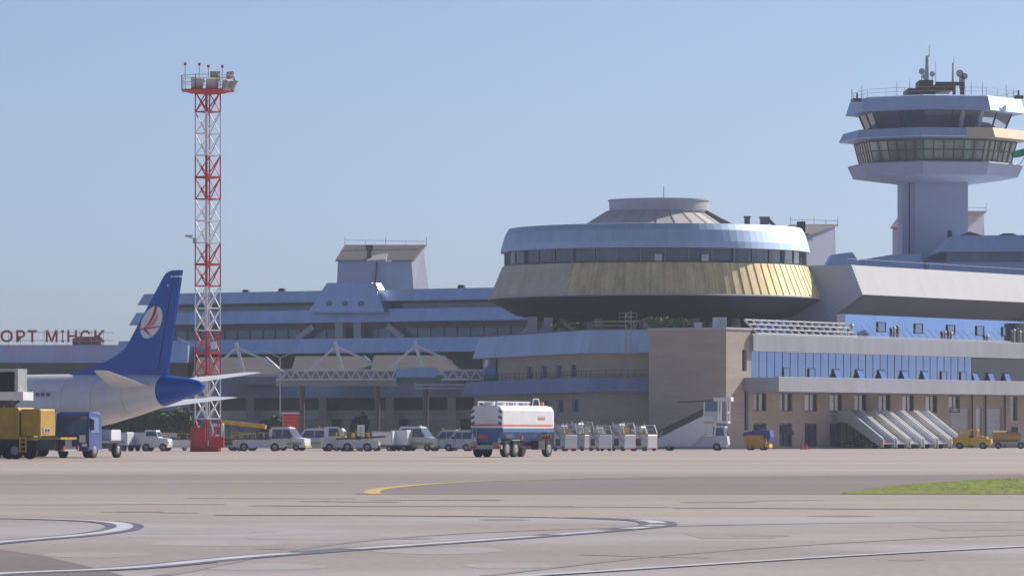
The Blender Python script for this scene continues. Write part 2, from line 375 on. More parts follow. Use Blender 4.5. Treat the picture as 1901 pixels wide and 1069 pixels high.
# ------------------------------------------------------------------ stepped office block (brick stair tower, two wings)
NU = -V            # outward normal of the right wing (towards the viewer's right)
C0 = Vector((22.64, 515.0))
office = thing('office_building', 'low brick and grey office block with wide white ledges under the round saucer', 'building', C0, world=True)
c1 = C0+V*9.6; c2 = C0+U*5.2
H0 = 12.66
# stair tower with a slot window in its lit face
mb = MB(); wall_open(mb, C0, U, 5.2, 0, H0, [(3.3,4.25,8.3,10.55),(3.75,4.6,2.0,6.1)], .35, V)
a, b = c1, c1+U*12; mb.add([p3(C0,0),p3(C0,H0),p3(c1,H0),p3(c1,0)], [(0,1,2,3)])
mb.add([p3(a,0),p3(a,H0),p3(b,H0),p3(b,0)], [(0,1,2,3)]); mb.add([p3(C0,H0),p3(c2,H0),p3(c2+V*9.6,H0),p3(c1,H0)], [(0,1,2,3)])
st = mb.build('stair_tower_wall', M['brick'], office)
for o in ((3.3,4.25,8.3,10.55),(3.75,4.6,2.0,6.1)): mb = MB(); pane(mb, C0, U, *o, V, .3); mb.build('slot_window', M['glassd'], st)
mb = MB(); q = [C0+NU*.12-U*.12, C0+U*5.2+NU*.12, C0+U*5.2+V*9.7, c1+V*.12-U*.12]; mb.prism(q, H0+.003, H0+.22); mb.build('coping', M['conc2'], st)
# right wing
RL = 80.0
R0 = C0+U*5.2
mb = MB(); a = C0+U*4.9+NU*.45; b = C0+U*RL+NU*.45; mb.prism([a, b, b+V*22, a+V*22], 10.42, 12.14, 2.7); mb.build('upper_ledge', M['clad2'], office)
mb = MB(); mb.prism([a-NU*.1, b-NU*.1, b-NU*.1+V*.25, a-NU*.1+V*.25], 12.143, 12.3); mb.build('parapet_cap', M['white'], office)
B0 = C0+U*3.65+NU*.02; B1 = B0+NU*4.3; B2 = B1+U*RL; 
mb = MB(); mb.prism([B0, B1, B2, B2+V*4.26, R0+NU*.04], 6.1, 7.58, 2.7); mb.build('lower_ledge', M['clad2'], office)
mb = MB(); mb.prism([B1-NU*.02-U*.02, B2, B2+V*.3, B1+V*.3], 7.583, 7.68); mb.build('ledge_cap', M['white'], office)
# blue glazed storey with mullions and small opening lights
gl0, gl1 = 5.22, 54.9
mb = MB(); pane(mb, C0, U, gl0, gl1, 7.6, 10.42, V, .05, 30); gz = mb.build('ribbon_glazing', M['glassb'], office)
for k in range(31): mb = MB(); q = C0+U*(gl0+.03+(gl1-gl0-.06)*k/30)+NU*-.035; mb.beam(p3(q,7.6), p3(q,10.42), .06, .02, up=(U.x,U.y,0)); mb.build('mullion', M['mull'], gz)
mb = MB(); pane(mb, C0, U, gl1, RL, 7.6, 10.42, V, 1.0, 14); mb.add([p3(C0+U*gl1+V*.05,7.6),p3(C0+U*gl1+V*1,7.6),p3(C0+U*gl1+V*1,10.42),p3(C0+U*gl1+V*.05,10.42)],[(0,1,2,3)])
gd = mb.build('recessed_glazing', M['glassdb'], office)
def px_u(px, off=0.0):      # distance along the right wing where a picture column meets it
    k = (px-950.5)/F; P = C0+V*off; return (P.x-k*P.y)/(k*U.y-U.x)
for px, opened in ((1460,0),(1507,0),(1552,1),(1595,1),(1636,1),(1678,1),(1716,1),(1752,0),(1788,0),(1822,2),(1851,2),(1881,2)):
    off = -.04 if opened < 2 else .9
    u = px_u(px); w = .68
    mb = MB(); frame_bars(mb, C0, U, u-w, u+w, 7.62, 8.75, V, off, .10, .1, 0, 0); wi = mb.build('opening_window', M['frame'], office)
    if opened:
        mb = MB(); q0, q1 = C0+U*(u-w+.1), C0+U*(u+w-.1)
        mb.add([p3(q0+V*(off),8.66),p3(q1+V*(off),8.66),p3(q1+V*(off-.38),7.75),p3(q0+V*(off-.38),7.75),
                p3(q0+V*(off+.04),8.66),p3(q1+V*(off+.04),8.66),p3(q1+V*(off-.34),7.75),p3(q0+V*(off-.34),7.75)], [(0,1,2,3),(4,5,6,7),(0,1,5,4),(2,3,7,6)])
        mb.build('tilted_pane', M['glassb'], wi)
        mb = MB(); pane(mb, C0, U, u-w+.1, u+w-.1, 7.7, 8.66, V, off+.06); mb.build('dark_opening', M['dark'], wi)
    else:
        mb = MB(); pane(mb, C0, U, u-w+.1, u+w-.1, 7.72, 8.65, V, off-.02); mb.build('pane', M['glassb'], wi)
# ground-floor wall with its windows, doors and garage doors
ops = []; wins = []
for i in range(9):
    u = 5.65+5.45*i
    ops.append((u, u+2.75, 4.05, 5.98)); wins.append((u, u+2.75, 4.05, 5.98, i))
for i in range(4):
    u = 5.65+5.45*i
    ops.append((u, u+2.75, .25, 2.75)); wins.append((u, u+2.75, .25, 2.75, i+20))
g1 = [(px_u(1766), px_u(1800)), (px_u(1812), px_u(1823)), (px_u(1833), px_u(1860))]
ops += [(a, b, .05, 4.6) for a, b in g1]; ops.append((px_u(1876), px_u(1889), 3.2, 6.0))
mb = MB(); wall_open(mb, R0, U, RL-5.2, 0, 6.1, [(a-5.2, b-5.2, c, d) for a, b, c, d in ops], .35, V); gw = mb.build('ground_floor_wall', M['brickd'], office)
for u0, u1, a0, a1, i in wins:
    mb = MB(); frame_bars(mb, C0, U, u0, u1, a0, a1, V, .22, .09, .08, 1, 0 if i < 20 else 0); wi = mb.build('window', M['frame'], office)
    mb = MB(); pane(mb, C0, U, u0, u1, a0, a1, V, .3, 2); mb.build('pane', M['glassd'], wi)
    if 2 <= i < 20:      # pale blind behind half of the window
        mb = MB(); um = u0+(u1-u0)*.12; mb.add([p3(C0+U*um+V*.27,a0+.1),p3(C0+U*(u0+1.3)+V*.27,a0+.1),p3(C0+U*(u0+1.3)+V*.27,a1-.1),p3(C0+U*um+V*.27,a1-.1)],[(0,1,2,3)]); mb.build('blind', M['wpaint'], wi)
    if i in (20, 21):    # tilted top light
        mb = MB(); q0, q1 = C0+U*(u0+.5), C0+U*(u1-.4); mb.add([p3(q0+V*.15,2.6),p3(q1+V*.15,2.6),p3(q1+NU*.55,1.55),p3(q0+NU*.55,1.55)],[(0,1,2,3)]); mb.build('tilted_pane', M['glassb'], wi)
for a, b in g1:
    mb = MB()
    for k in range(6): 
        z = .05+4.55*k/6; q0, q1 = C0+U*a+V*.2, C0+U*b+V*.2; mb.prism([q0,q1,q1+V*.1,q0+V*.1], z, z+4.55/6-.03)
    mb.build('garage_door', M['conc2'] if a != g1[1][0] else M['gveh'], office)
mb = MB(); pane(mb, C0, U, px_u(1876), px_u(1889), 3.2, 6.0, V, .3); mb.build('window', M['glassd'], office)
for px in (1803, 1828, 1864):
    u = px_u(px); mb = MB(); mb.cyl(p3(C0+U*u+NU*.15,0), p3(C0+U*u+NU*.15,6.1), .09, 8); mb.build('drain_pipe', M['dsteel'], office)
# left wing
WD = Vector((-.3,.954)); K1 = Vector((8.42,527)); K0 = Vector((14.9,524.6)); K2 = K1+WD*42
nW = Vector((.954,.3)); nC = Vector((.35,.937))   # into the building
def wingpoly(o, ext=0):
    k0 = K0+Vector((0,-o)); k1 = K1+Vector((-.62,-.78))*o; k2 = K2-nW*o+WD*ext
    return [k0, k1, k2, k2+nW*22, Vector((K0.x+14, K0.y+30)), Vector((K0.x+4.6, K0.y+6))]
mb = MB(); mb.prism(wingpoly(.45), 10.36, 12.86, 2.6, top=wingpoly(-.4)); mb.build('left_roof_ledge', M['clad'], office)
mb = MB(); mb.prism(wingpoly(-.34), 12.863, 12.98); mb.build('roof_edge_cap', M['dsteel'], office)
mb = MB(); mb.prism(wingpoly(.5, 4), 6.12, 7.7, 2.6, top=wingpoly(-.02, 4)); mb.build('left_balcony_ledge', M['deckblue'], office)
wp = wingpoly(-1.0)
def wing_wall(name, z0, z1, ops):
    mb = MB(); L = (wp[2]-wp[1]).length; wall_open(mb, wp[1], WD, L, z0, z1, ops, .3, nW)
    mb.add([p3(wp[0],z0),p3(wp[1],z0),p3(wp[1],z1),p3(wp[0],z1)], [(0,1,2,3)])
    mb.add([p3(wp[2],z0),p3(wp[3],z0),p3(wp[3],z1),p3(wp[2],z1)], [(0,1,2,3)]); mb.build(name, M['brick'], office)
def wing_u(px): k = (px-950.5)/F; P = wp[1]; return (P.x-k*P.y)/(k*WD.y-WD.x)
up = [(wing_u(px+6), wing_u(px-6)) for px in (1064,1037,1010,983)]; lo = [(wing_u(px+6), wing_u(px-6)) for px in (1068,1040,1012,985)]
wing_wall('left_upper_wall', 7.7, 10.36, [(a,b,7.75,9.35) for a,b in up]); wing_wall('left_lower_wall', 0, 6.12, [(a,b,3.9,5.5) for a,b in lo])
for (a,b), z0, z1 in [(x,7.75,9.35) for x in up]+[(x,3.9,5.5) for x in lo]:
    mb = MB(); frame_bars(mb, wp[1], WD, a, b, z0, z1, nW, .18, .12, .08, 0, 0); wi = mb.build('window', M['framel'], office)
    mb = MB(); pane(mb, wp[1], WD, a, b, z0, z1, nW, .26, 1); mb.build('pane', M['glassd'], wi)
mb = MB(); q = wp[0]; rail(mb, [wingpoly(-.15)[0], wingpoly(-.15)[1], wingpoly(-.15, 3)[2]], 7.7, .75, .05, 1.6, 2); mb.build('balcony_railing', M['frame'], office)
mb = MB(); u0, u1 = wing_u(924), wing_u(903); pane(mb, wp[1]-nW*.25, WD, u0, u1, 7.72, 10.2, nW, 0, 3)
mb.add([p3(wp[1]-nW*.25+WD*u0,7.72),p3(wp[1]+WD*u0,7.72),p3(wp[1]+WD*u0,10.2),p3(wp[1]-nW*.25+WD*u0,10.2)],[(0,1,2,3)]); mb.build('glazed_bay', M['glassb'], office)
mb = MB(); q = Vector((K0.x-.55, K0.y+1.5)); mb.prism([q,q+Vector((.9,0)),q+Vector((.9,.5)),q+Vector((0,.5))], 0, 10.36); mb.build('corner_slot', M['dark'], office)
# white lattice trellis leaning over the right wing's parapet
tr = thing('roof_trellis', 'white leaning lattice trellis along the office roof edge', 'trellis', p3(C0,12.3), world=True)
mb = MB(); ta, tb = 5.0, px_u(1580)
for k in range(15):
    u = ta+.9+(tb-ta)*k/14; q = C0+U*u+NU*.3; mb.beam(p3(q,12.32), p3(q+V*.7-U*1.5,13.8), .17)
mb.build('slat', M['wpaint'], tr)
mb = MB()
for t in (0.02,.34,.67,.98): q0, q1 = C0+U*(ta+.9)+NU*.3, C0+U*(tb+.9)+NU*.3; o = (V*.7-U*1.5)*t; mb.beam(p3(q0+o,12.32+1.48*t), p3(q1+o,12.32+1.48*t), .14)
mb.build('rail', M['wpaint'], tr)
tr2 = thing('roof_railing', 'thin pale leaning railing on the office roof right of the white trellis', 'railing', p3(C0+U*tb,12.3), world=True)
mb = MB()
for k in range(22):
    u = tb+.6+(64-tb)*k/22; q = C0+U*u+NU*.2; mb.beam(p3(q,12.3), p3(q+V*.5-U*1.2,13.5), .055)
mb.build('slat', M['gveh'], tr2)
mb = MB(); q0, q1 = C0+U*(tb+.6)+NU*.2, C0+U*64+NU*.2; mb.beam(p3(q0,12.38), p3(q1,12.38), .1); mb.build('rail', M['gveh'], tr2)
# things standing on that roof
for i, (px, y0, y1, n, lab) in enumerate(((1660,612,632,3,'rusty roof vent cluster behind the railing'),(1578,600,624,2,'small dark roof vent where trellis meets railing'),(1757,622,636,4,'row of four short roof pipes on the office roof'),(1830,630,638,2,'pair of low dark roof pipes near right picture edge'),(1885,612,637,4,'tangle of tall roof pipes at far right end'))):
    u = px_u(px, 3); q = C0+V*3+U*u; t = thing('roof_vent', lab, 'vent', p3(q,12.14), world=True); d = q.y
    for k in range(n):
        o = U*(k-(n-1)/2)*.75; h = (y1-y0)*d/F*(.75+.25*((k*7) % 3)/2)+.6
        mb = MB(); mb.cyl(p3(q+o,12.14), p3(q+o,12.14+h*.85), .16, 8); mb.cyl(p3(q+o,12.14+h*.85), p3(q+o,12.14+h*.85+.2), .27, 8, .1); mb.build('pipe', M['steel' if k % 2 else 'brown'], t)

# ------------------------------------------------------------------ round saucer building
CX, CY = 16.6, 565.0
sau = thing('round_building', 'big round saucer shaped building with ochre band and blue grey rim', 'building', (CX,CY,12.4), world=True)
def ring(r, z, n=96, a0=0, a1=360): return [(CX+r*math.sin(R(a0+(a1-a0)*k/n)), CY-r*math.cos(R(a0+(a1-a0)*k/n)), z) for k in range(n)]
def rev(mb, prof, n=96, cap0=False, cap1=False): return mb.loft([ring(r, z, n) for r, z in prof], cap0, cap1)
def arc(mb, prof, a0, a1, n):
    rs = [[(CX+r*math.sin(R(a0+(a1-a0)*k/n)), CY-r*math.cos(R(a0+(a1-a0)*k/n)), z) for k in range(n+1)] for r, z in prof]
    return mb.loft(rs, False, False, False)
mb = MB(); rev(mb, [(17.35,22.5),(17.95,22.55),(17.8,23.3),(17.4,24.6),(17.0,25.3),(16.7,25.34),(16.6,24.2),(13,24.1)], 120); mb.build('rim_fascia', M['clad'], sau)
mb = MB()                                   # ribbed ochre band, standing seams are real folds
n = 52; rs = [[], []]
for k in range(n+1):
    a = -33+ (150+33)*k/n
    for j, (r, z) in enumerate(((19.25,17.32),(17.75,20.9))):
        for s, dr in ((0,0),(.30,0),(.60,0),(.88,0),(.90,.065),(.96,.065),(.98,0)):
            if k == n and s: break
            aa = R(a+s*(183/n)); rs[j].append((CX+(r+dr)*math.sin(aa), CY-(r+dr)*math.cos(aa), z))
mb.loft(rs, False, False, False); arc(mb, [(17.75,20.9),(17.3,20.92)], -33, 150, 90); mb.build('ochre_band', M['gold'], sau)
mb = MB(); arc(mb, [(19.24,17.32),(17.74,20.9),(17.3,20.92)], -210, -33.05, 60); mb.build('bare_band', M['bare'], sau)
mb = MB()                                   # torn edge of the cladding
for k in range(7):
    z = 17.5+k*.49; w = (1.9,.9,2.2,1.2,2.4,1.0,1.7)[k]; rr = lambda z: 19.25-(z-17.32)*1.5/3.58+.03
    mb.loft([[(CX+(rr(zz)+dr)*math.sin(R(a)), CY-(rr(zz)+dr)*math.cos(R(a)), zz) for a, zz in ((-32.9,z),(-33-w*.8,z+.2),(-32.9,z+.46))] for dr in (0,.05)])
mb.build('torn_cladding_edge', M['gold'], sau)
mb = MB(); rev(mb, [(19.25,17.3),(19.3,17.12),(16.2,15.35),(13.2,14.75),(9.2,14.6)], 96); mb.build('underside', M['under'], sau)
mb = MB(); rev(mb, [(19.32,17.33),(19.42,17.2),(19.34,17.11)], 96); mb.build('drip_edge', M['conc2'], sau)
n = 40
wb = MB(); rev(wb, [(17.2,20.9),(17.2,22.55)], n*2); wb = wb.build('ribbon_window', M['glassd'], sau)
for k in range(n):
    fr = MB()
    a = R(360*k/n+2); r = 17.26; w = .10 if k % 3 else .5
    fr.beam((CX+r*math.sin(a), CY-r*math.cos(a), 20.92), (CX+r*math.sin(a), CY-r*math.cos(a), 22.5), w, .14, up=(math.cos(a),math.sin(a),0)); fr.build('window_post', M['post'], wb)
mb = MB(); rev(mb, [(17.2,20.92),(17.42,20.93),(17.42,21.1),(17.2,21.12)], 96); mb.build('sill', M['dsteel'], wb)
for a in (3.5,-5.0+26,):
    aa = R(a-4); r = 17.55; q = Vector((CX+r*math.sin(aa), CY-r*math.cos(aa), 21.05)); mb = MB(); mb.box(q.x-.4,q.x+.4,q.y-.3,q.y+.3,q.z,q.z+.75); mb.cyl((q.x,q.y-.31,q.z+.38),(q.x,q.y-.34,q.z+.38),.27,14); mb.build('air_conditioner', M['gveh'], sau)
# roof
mb = MB(); rev(mb, [(13,22.8),(5.4,27.45)], 24); cone = mb.build('cone_roof', M['cone'], sau)
mb = MB(); 
for k in range(24):
    a = R(360*k/24); mb.beam((CX+12.9*math.sin(a),CY-12.9*math.cos(a),22.95),(CX+5.5*math.sin(a),CY-5.5*math.cos(a),27.47),.06)
mb.build('roof_rib', M['cone'], cone)
mb = MB(); cx2 = CX+.45
mb.loft([[(cx2+r*math.sin(R(5*k)), CY-r*math.cos(R(5*k)), z) for k in range(72)] for r, z in ((5.1,27.1),(5.55,27.2),(5.75,27.45),(5.8,28.5),(5.92,28.55),(5.92,28.7),(0.05,28.85))], True, True)
mb.build('roof_drum', M['conc2'], sau)
mb = MB(); a = R(118); mb.beam((CX+5.6,CY-1,27.3),(CX+12.8,CY-4,23.3),.75,.7); mb.build('roof_duct', M['ventg'], sau)
mb = MB(); mb.cyl((CX+1,CY,28.8),(CX+1,CY,30.3),.04,6); mb.build('roof_rod', M['dsteel'], sau)
for px, w, y0, lab in ((1387,10,404,'x'),(1419,16,405,'x')):
    d = 560; a = W(px-w/2,y0,d); b = W(px+w/2,y0,d); mb = MB(); mb.box(a.x,b.x,d-.5,d+.5,23.9,a.z); mb.box(a.x-.1,b.x+.1,d-.6,d+.6,a.z+.002,a.z+.15); mb.build('roof_vent', M['ventg'], sau)
q = W(1432,410,560); mb = MB(); mb.beam((q.x-.5,560,q.z+.3),(q.x+1.5,560,24.2),.5,.4); mb.build('roof_duct', M['ventg'], sau)
# recessed storey below
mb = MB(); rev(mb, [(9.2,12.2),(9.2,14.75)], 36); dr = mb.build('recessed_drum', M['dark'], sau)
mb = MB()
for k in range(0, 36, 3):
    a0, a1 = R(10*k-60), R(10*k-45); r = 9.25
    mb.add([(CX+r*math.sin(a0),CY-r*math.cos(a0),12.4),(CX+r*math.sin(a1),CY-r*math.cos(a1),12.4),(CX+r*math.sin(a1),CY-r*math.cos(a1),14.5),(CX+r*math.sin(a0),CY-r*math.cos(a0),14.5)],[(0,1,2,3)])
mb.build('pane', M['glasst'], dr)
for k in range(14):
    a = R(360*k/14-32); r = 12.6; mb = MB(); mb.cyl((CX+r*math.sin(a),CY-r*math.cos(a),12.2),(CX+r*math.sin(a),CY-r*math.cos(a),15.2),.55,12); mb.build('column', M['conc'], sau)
mb = MB(); q = W(1432,598,556); mb.box(q.x-1.9,q.x+1.9,556,556.3,12.2,14.7); q = W(1310,598,548)
mb.build('blue_window_panel', M['glassb'], sau)
# small rooftop things under the saucer
t = thing('roof_cabinet', 'pale upright cabinet on the brick roof under the saucer', 'cabinet', (W(1336,600,527).x,527,H0), world=True)
q = W(1336,600,527); mb = MB(); mb.box(q.x-.75,q.x+.75,526.6,527.6,H0-.3,Z(589,527)); mb.build('body', M['gveh'], t); mb = MB(); mb.box(q.x-.1,q.x+.62,526.55,526.598,H0+.1,Z(591,527)); mb.build('door', M['white'], t)
t = thing('roof_box', 'small white box on the brick roof left of the upright cabinet', 'box', (W(1296,606,524).x,524,H0), world=True); q = W(1296,606,524)
mb = MB(); mb.box(q.x-.42,q.x+.42,523.6,524.4,H0,Z(600,524)); mb.box(q.x-.48,q.x+.48,523.55,524.45,Z(600,524)+.002,Z(600,524)+.08); mb.build('body', M['white'], t)
def lumber(px, d, w, z0, n, lab):
    t = thing('timber_stack', lab, 'timber', (W(px,0,d).x,d,z0), world=True); x = W(px,0,d).x
    for k in range(n): mb = MB(); mb.box(x-w/2+.1*k,x+w/2-.15*k,d-.5,d+.5,z0+.42*k,z0+.42*k+.16); mb.build('board', M['timber'], t)
lumber(1132, 534, 4.0, 12.98, 3, 'sunlit yellow timber boards stacked on the left wing roof')
t = thing('wooden_crate', 'open wooden crate with slats beside the timber stack', 'crate', (W(1188,0,531).x,531,12.98), world=True); x = W(1188,0,531).x
mb = MB(); 
for a, b in ((-.7,-.62),(.62,.7)): mb.box(x+a,x+b,530.5,531.5,12.98,14.0)
mb.box(x-.62,x+.62,530.5,531.5,12.98,13.05); mb.box(x-.62,x+.62,530.5,531.5,13.93,14.0); mb.beam((x-.6,530.6,13.1),(x-.1,530.6,13.9),.09); mb.beam((x+.0,530.6,13.1),(x+.0,530.6,13.9),.09); mb.beam((x+.3,530.6,13.1),(x+.5,530.6,13.9),.09); mb.build('frame', M['timber'], t)
def ladder_scaffold():
    q = Vector((K0.x-2.4, K0.y-1.2)); t = thing('ladder_mast', 'grey lattice ladder mast fixed to the left wing wall', 'ladder', p3(q,0), world=True)
    mb = MB()
    for sx in (-.3,.3):
        for sy in (-.3,.3): mb.beam((q.x+sx,q.y+sy,4.2),(q.x+sx,q.y+sy,14.6),.08)
    for k in range(17):
        z = 4.3+k*.62; mb.beam((q.x-.3,q.y-.3,z),(q.x+.3,q.y-.3,z),.06); mb.beam((q.x-.3,q.y-.3,z),(q.x+.3,q.y-.3,z+.62),.05); mb.beam((q.x+.3,q.y-.3,z),(q.x+.3,q.y+.3,z+.6),.05)
    mb.build('lattice', M['conc'], t)
    for z in (6.3,10.2,13.6): mb = MB(); mb.box(q.x-1.0,q.x+.9,q.y-.9,q.y-.35,z,z+.14); rail(mb,[Vector((q.x-1,q.y-.9)),Vector((q.x+.9,q.y-.9))],z+.14,.8,.05,.6,2); mb.build('work_platform', M['conc'], t)
ladder_scaffold()

# ------------------------------------------------------------------ gallery building with white overhanging upper storey
G0 = Vector((39.0,560.0))
gal = thing('gallery_building', 'white overhanging gallery storey above blue glass beside the saucer', 'building', p3(G0,0), world=True)
ob = G0+NU*1.5; L = 62
mb = MB(); 
k = 40; ro = []; ri = []
A = [[p3(G0+U*(L*i/k),21.0) for i in range(k+1)], [p3(ob+U*(L*i/k),17.6) for i in range(k+1)]]
mb.loft(A, False, False, False); mb.build('white_fascia', M['white'], gal)
inn = G0+V*2.0
mb = MB(); mb.loft([[p3(ob+U*(L*i/k),17.58) for i in range(k+1)], [p3(inn+U*(L*i/k),15.45) for i in range(k+1)]], False, False, False); mb.build('soffit', M['soffit'], gal)
mb = MB(); e = -U*.02
pts = [p3(G0+e,21.05), p3(ob+e,17.58), p3(inn+e,15.45), p3(inn+e+V*.9,12.0), p3(G0+V*7+e,12.0), p3(G0+V*7+e,21.05)]
mb.loft([pts, [p+Vector((U.x,U.y,0))*.6 for p in pts]]); mb.build('end_wall', M['concb'], gal)
mb = MB(); q = inn+V*.9; mb.prism([q-U*.03, q+U*.6, q+U*.6+V*34, q-U*.03+V*34], .1, 15.2); mb.build('undercroft_wall', M['concb'], gal)
mb = MB(); q = G0+V*16.05+U*1.2; mb.prism([q, q+U*(L-2), q+U*(L-2)+V*20, q+V*20], .1, 20.8); mb.build('rear_block', M['concb'], gal)
mb = MB(); mb.prism([G0, G0+U*L, G0+U*L+V*16, G0+V*16], 20.6, 21.02); mb.build('roof_slab', M['conc'], gal)
mb = MB(); rail(mb, [G0+V*.5, G0+V*.5+U*L], 21.02, .75, .05, 2.2, 1); mb.build('roof_rail', M['framel'], gal)
mb = MB(); pane(mb, inn, U, .6, L, 11.9, 15.5, V, .1, 34); gz2 = mb.build('blue_glazing', M['gllite'], gal)
def px_g(px): k = (px-950.5)/F; return (inn.x-k*inn.y)/(k*U.y-U.x)
for px in (1637,1706,1766,1820,1868):
    u = px_g(px); mb = MB(); frame_bars(mb, inn, U, u-.95, u+.95, 13.5, 14.7, V, .0, .09, .1, 0, 0); wi = mb.build('opening_window', M['frame'], gal)
    mb = MB(); pane(mb, inn, U, u-.86, u+.86, 13.59, 14.61, V, .02); mb.build('pane', M['glassb'], wi)
mb = MB(); q = inn+NU*.15; mb.prism([q, q+U*1.9, q+U*1.9+V*.2, q+V*.2], 11.9, 15.4); mb.build('corner_pier', M['conc2'], gal)
mb = MB(); q = inn+U*px_g(1890)+NU*.6; mb.cyl(p3(q,11.9), p3(q,15.2), 1.0, 20); mb.build('round_column', M['conc'], gal)

# ------------------------------------------------------------------ right terminal block behind the tower base
rt = thing('right_terminal', 'blue grey terminal roof block wrapped around the control tower foot', 'building', (60,620,0), world=True)
d = 618
mb = MB(); mb.loft([[W(1770,437,d)+Vector((0,.8,0)),W(2010,435,d)+Vector((0,.8,0)),W(2010,467,d),W(1744,467,d)], [p+Vector((0,30,0)) for p in (W(1770,437,d),W(2010,435,d),W(2010,467,d),W(1744,467,d))]]); mb.build('upper_fascia', M['cladd'], rt)
mb = MB(); xa, xb = W(1728,0,d).x, W(2010,0,d).x; mb.loft([[(xa,d-.3,Z(530,d)),(xb,d-.3,Z(530,d)),(xb,d+30,Z(530,d)),(xa,d+30,Z(530,d))],[(xa,d+.9,Z(486,d)),(xb,d+.9,Z(486,d)),(xb,d+30,Z(486,d)),(xa,d+30,Z(486,d))]]); mb.build('lower_fascia', M['cladd'], rt)
mb = MB(); mb.box(W(1545,0,625).x, W(2010,0,625).x, 624, 646, .1, Z(531,618)); mb.build('base_wall', M['concb'], rt)
mb = MB(); x0, x1 = W(1757,0,d+1.5).x, W(2010,0,d).x
for k in range(16): mb.add([(x0+(x1-x0)*k/16,d+1.5,Z(488,d)),(x0+(x1-x0)*(k+1)/16,d+1.5,Z(488,d)),(x0+(x1-x0)*(k+1)/16,d+1.5,Z(466,d)),(x0+(x1-x0)*k/16,d+1.5,Z(466,d))],[(0,1,2,3)])
mb.build('ribbon_window', M['glasst'], rt)
mb = MB(); mb.pxslab([(1590,483),(1655,472),(1712,469),(1730,560),(1590,560)], 622, 8, .35); mb.build('stepped_parapet', M['cladd'], rt)
mb = MB(); mb.pxslab([(1534,494),(1546,472),(1584,467),(1592,479),(1592,540),(1534,540)], 608, 6, .35); mb.build('roof_lantern', M['cladd'], rt)
for o in ([(1782,437),(1800,430),(1822,436)],[(1855,436),(1863,433),(1880,433),(1888,436)]): mb = MB(); mb.pxslab(o, 622, 3); mb.build('roof_hatch', M['brown'], rt)
def plant_room(name, lab, parent, pf, pr, d, base_y, top_f, top_r, lean, both):
    """plant tower: px of front-left, front-right edge, right-back edge; single-pitch roof rising to the back"""
    fl, fr, br = pf[0], pf[1], pr; dd = (br-fr)/14.*1.25
    A = [W(fl,base_y,d), W(fr+lean,base_y,d), W(br+lean,base_y,d+dd), W(fl+(br-fr),base_y,d+dd)]
    B = [W(fl+2,top_f,d), W(fr,top_f,d), W(br-6,top_r,d+dd), W(fl+8+(br-fr)*.4,top_r,d+dd)]
    mb = MB(); mb.loft([A, B], True, False); w = mb.build('plant_room', M['concb'], parent)
    n = Vector((0,0,.18)); o = [B[0]+Vector((-.3,-.3,0)), B[1]+Vector((.3,-.3,0)), B[2]+Vector((.4,.3,.1)), B[3]+Vector((-.3,.3,.1))]
    mb = MB(); mb.loft([[p+n*.1 for p in o], [p+n*1.4 for p in o]]); mb.build('roof', M['roofbr'], w)
    mb = MB(); 
    for k in range(5): p = o[3].lerp(o[2], k/4.); mb.beam(p, p+Vector((0,0,.8 if k % 2 else 1.3)), .05)
    mb.beam(o[3]+Vector((0,0,.9)), o[2]+Vector((0,0,.7)), .045); mb.build('roof_railing', M['dsteel'], w)
    return w, A, B
plant_room('plant_room', '', rt, (1440,1497), 1556, 650, 740, 437, 421, 4, False)
plant_room('plant_room', '', rt, (1655,1790), 1832, 690, 740, 425, 396, 6, True)
mb = MB(); q = W(1487,414,650); mb.box(q.x-.5,q.x+.6,650,651,q.z-1.6,q.z+.2); mb.beam((q.x,650.5,q.z-2),(q.x+1.6,650.5,q.z-2.2),.1); mb.build('roof_machine', M['dsteel'], rt)

# ------------------------------------------------------------------ control tower
TX, TY = W(1736,0,640).x, 640.0
tow = thing('control_tower', 'tall grey airport control tower with two glazed octagonal decks', 'tower', (TX,TY,0), world=True)
def oct_(r, z, sub=1):
    P = [Vector((TX+r*math.sin(R(32+45*k)), TY-r*math.cos(R(32+45*k)), z)) for k in range(8)]
    if sub == 1: return P
    return [P[i].lerp(P[(i+1) % 8], j/sub) for i in range(8) for j in range(sub)]
def orev(mb, prof, c0=False, c1=False, sub=1): return mb.loft([oct_(r, z, sub) for r, z in prof], c0, c1)
# shaft
hw = W(1797,0,636).x; xl = W(1699,0,636).x
mb = MB(); mb.prism([Vector((xl,636)),Vector((hw,636)),Vector((hw-.2,646)),Vector((xl,646))], 0, 34.6); sh = mb.build('shaft', M['concb'], tow)
x0, x1 = W(1675,0,637).x, W(1687,0,637).x
mb = MB(); mb.prism([Vector((x0,637)),Vector((x1,637)),Vector((x1,645)),Vector((x0,645))], 0, 34.6); mb.build('side_pier', M['concb'], tow)
mb = MB(); mb.prism([Vector((x1+.002,638)),Vector((xl-.6,638)),Vector((xl-.6,644)),Vector((x1+.002,644))], 0, 34.6); mb.build('recess', M['dark'], tow)
mb = MB(); mb.prism([Vector((xl-.598,636.6)),Vector((xl-.002,636.6)),Vector((xl-.002,645)),Vector((xl-.598,645))], 0, 34.6); mb.build('edge_pier', M['concb'], tow)
q = W(1763,436,636); mb = MB(); mb.box(q.x-.3,q.x+.3,635.9,635.996,q.z-.6,q.z+.6); mb.build('shaft_window', M['dark'], sh)
mb = MB(); orev(mb, [(4.5,34.3),(10.9,35.15),(11.6,36.7),(11.5,36.85),(9.2,36.95)], sub=2); mb.build('gallery_deck', M['concb'], tow)
mb = MB(); orev(mb, [(9.95,36.7),(10.75,39.75)], sub=9); lg = mb.build('lower_glazing', M['glassg'], tow)
mb = MB()
for z, r in ((36.95,10.05),(38.4,10.43),(39.65,10.76)):
    P = oct_(r, z); 
    for i in range(8): mb.beam(P[i], P[(i+1) % 8], .13)
A, B = oct_(9.98,36.7,6), oct_(10.78,39.75,6)
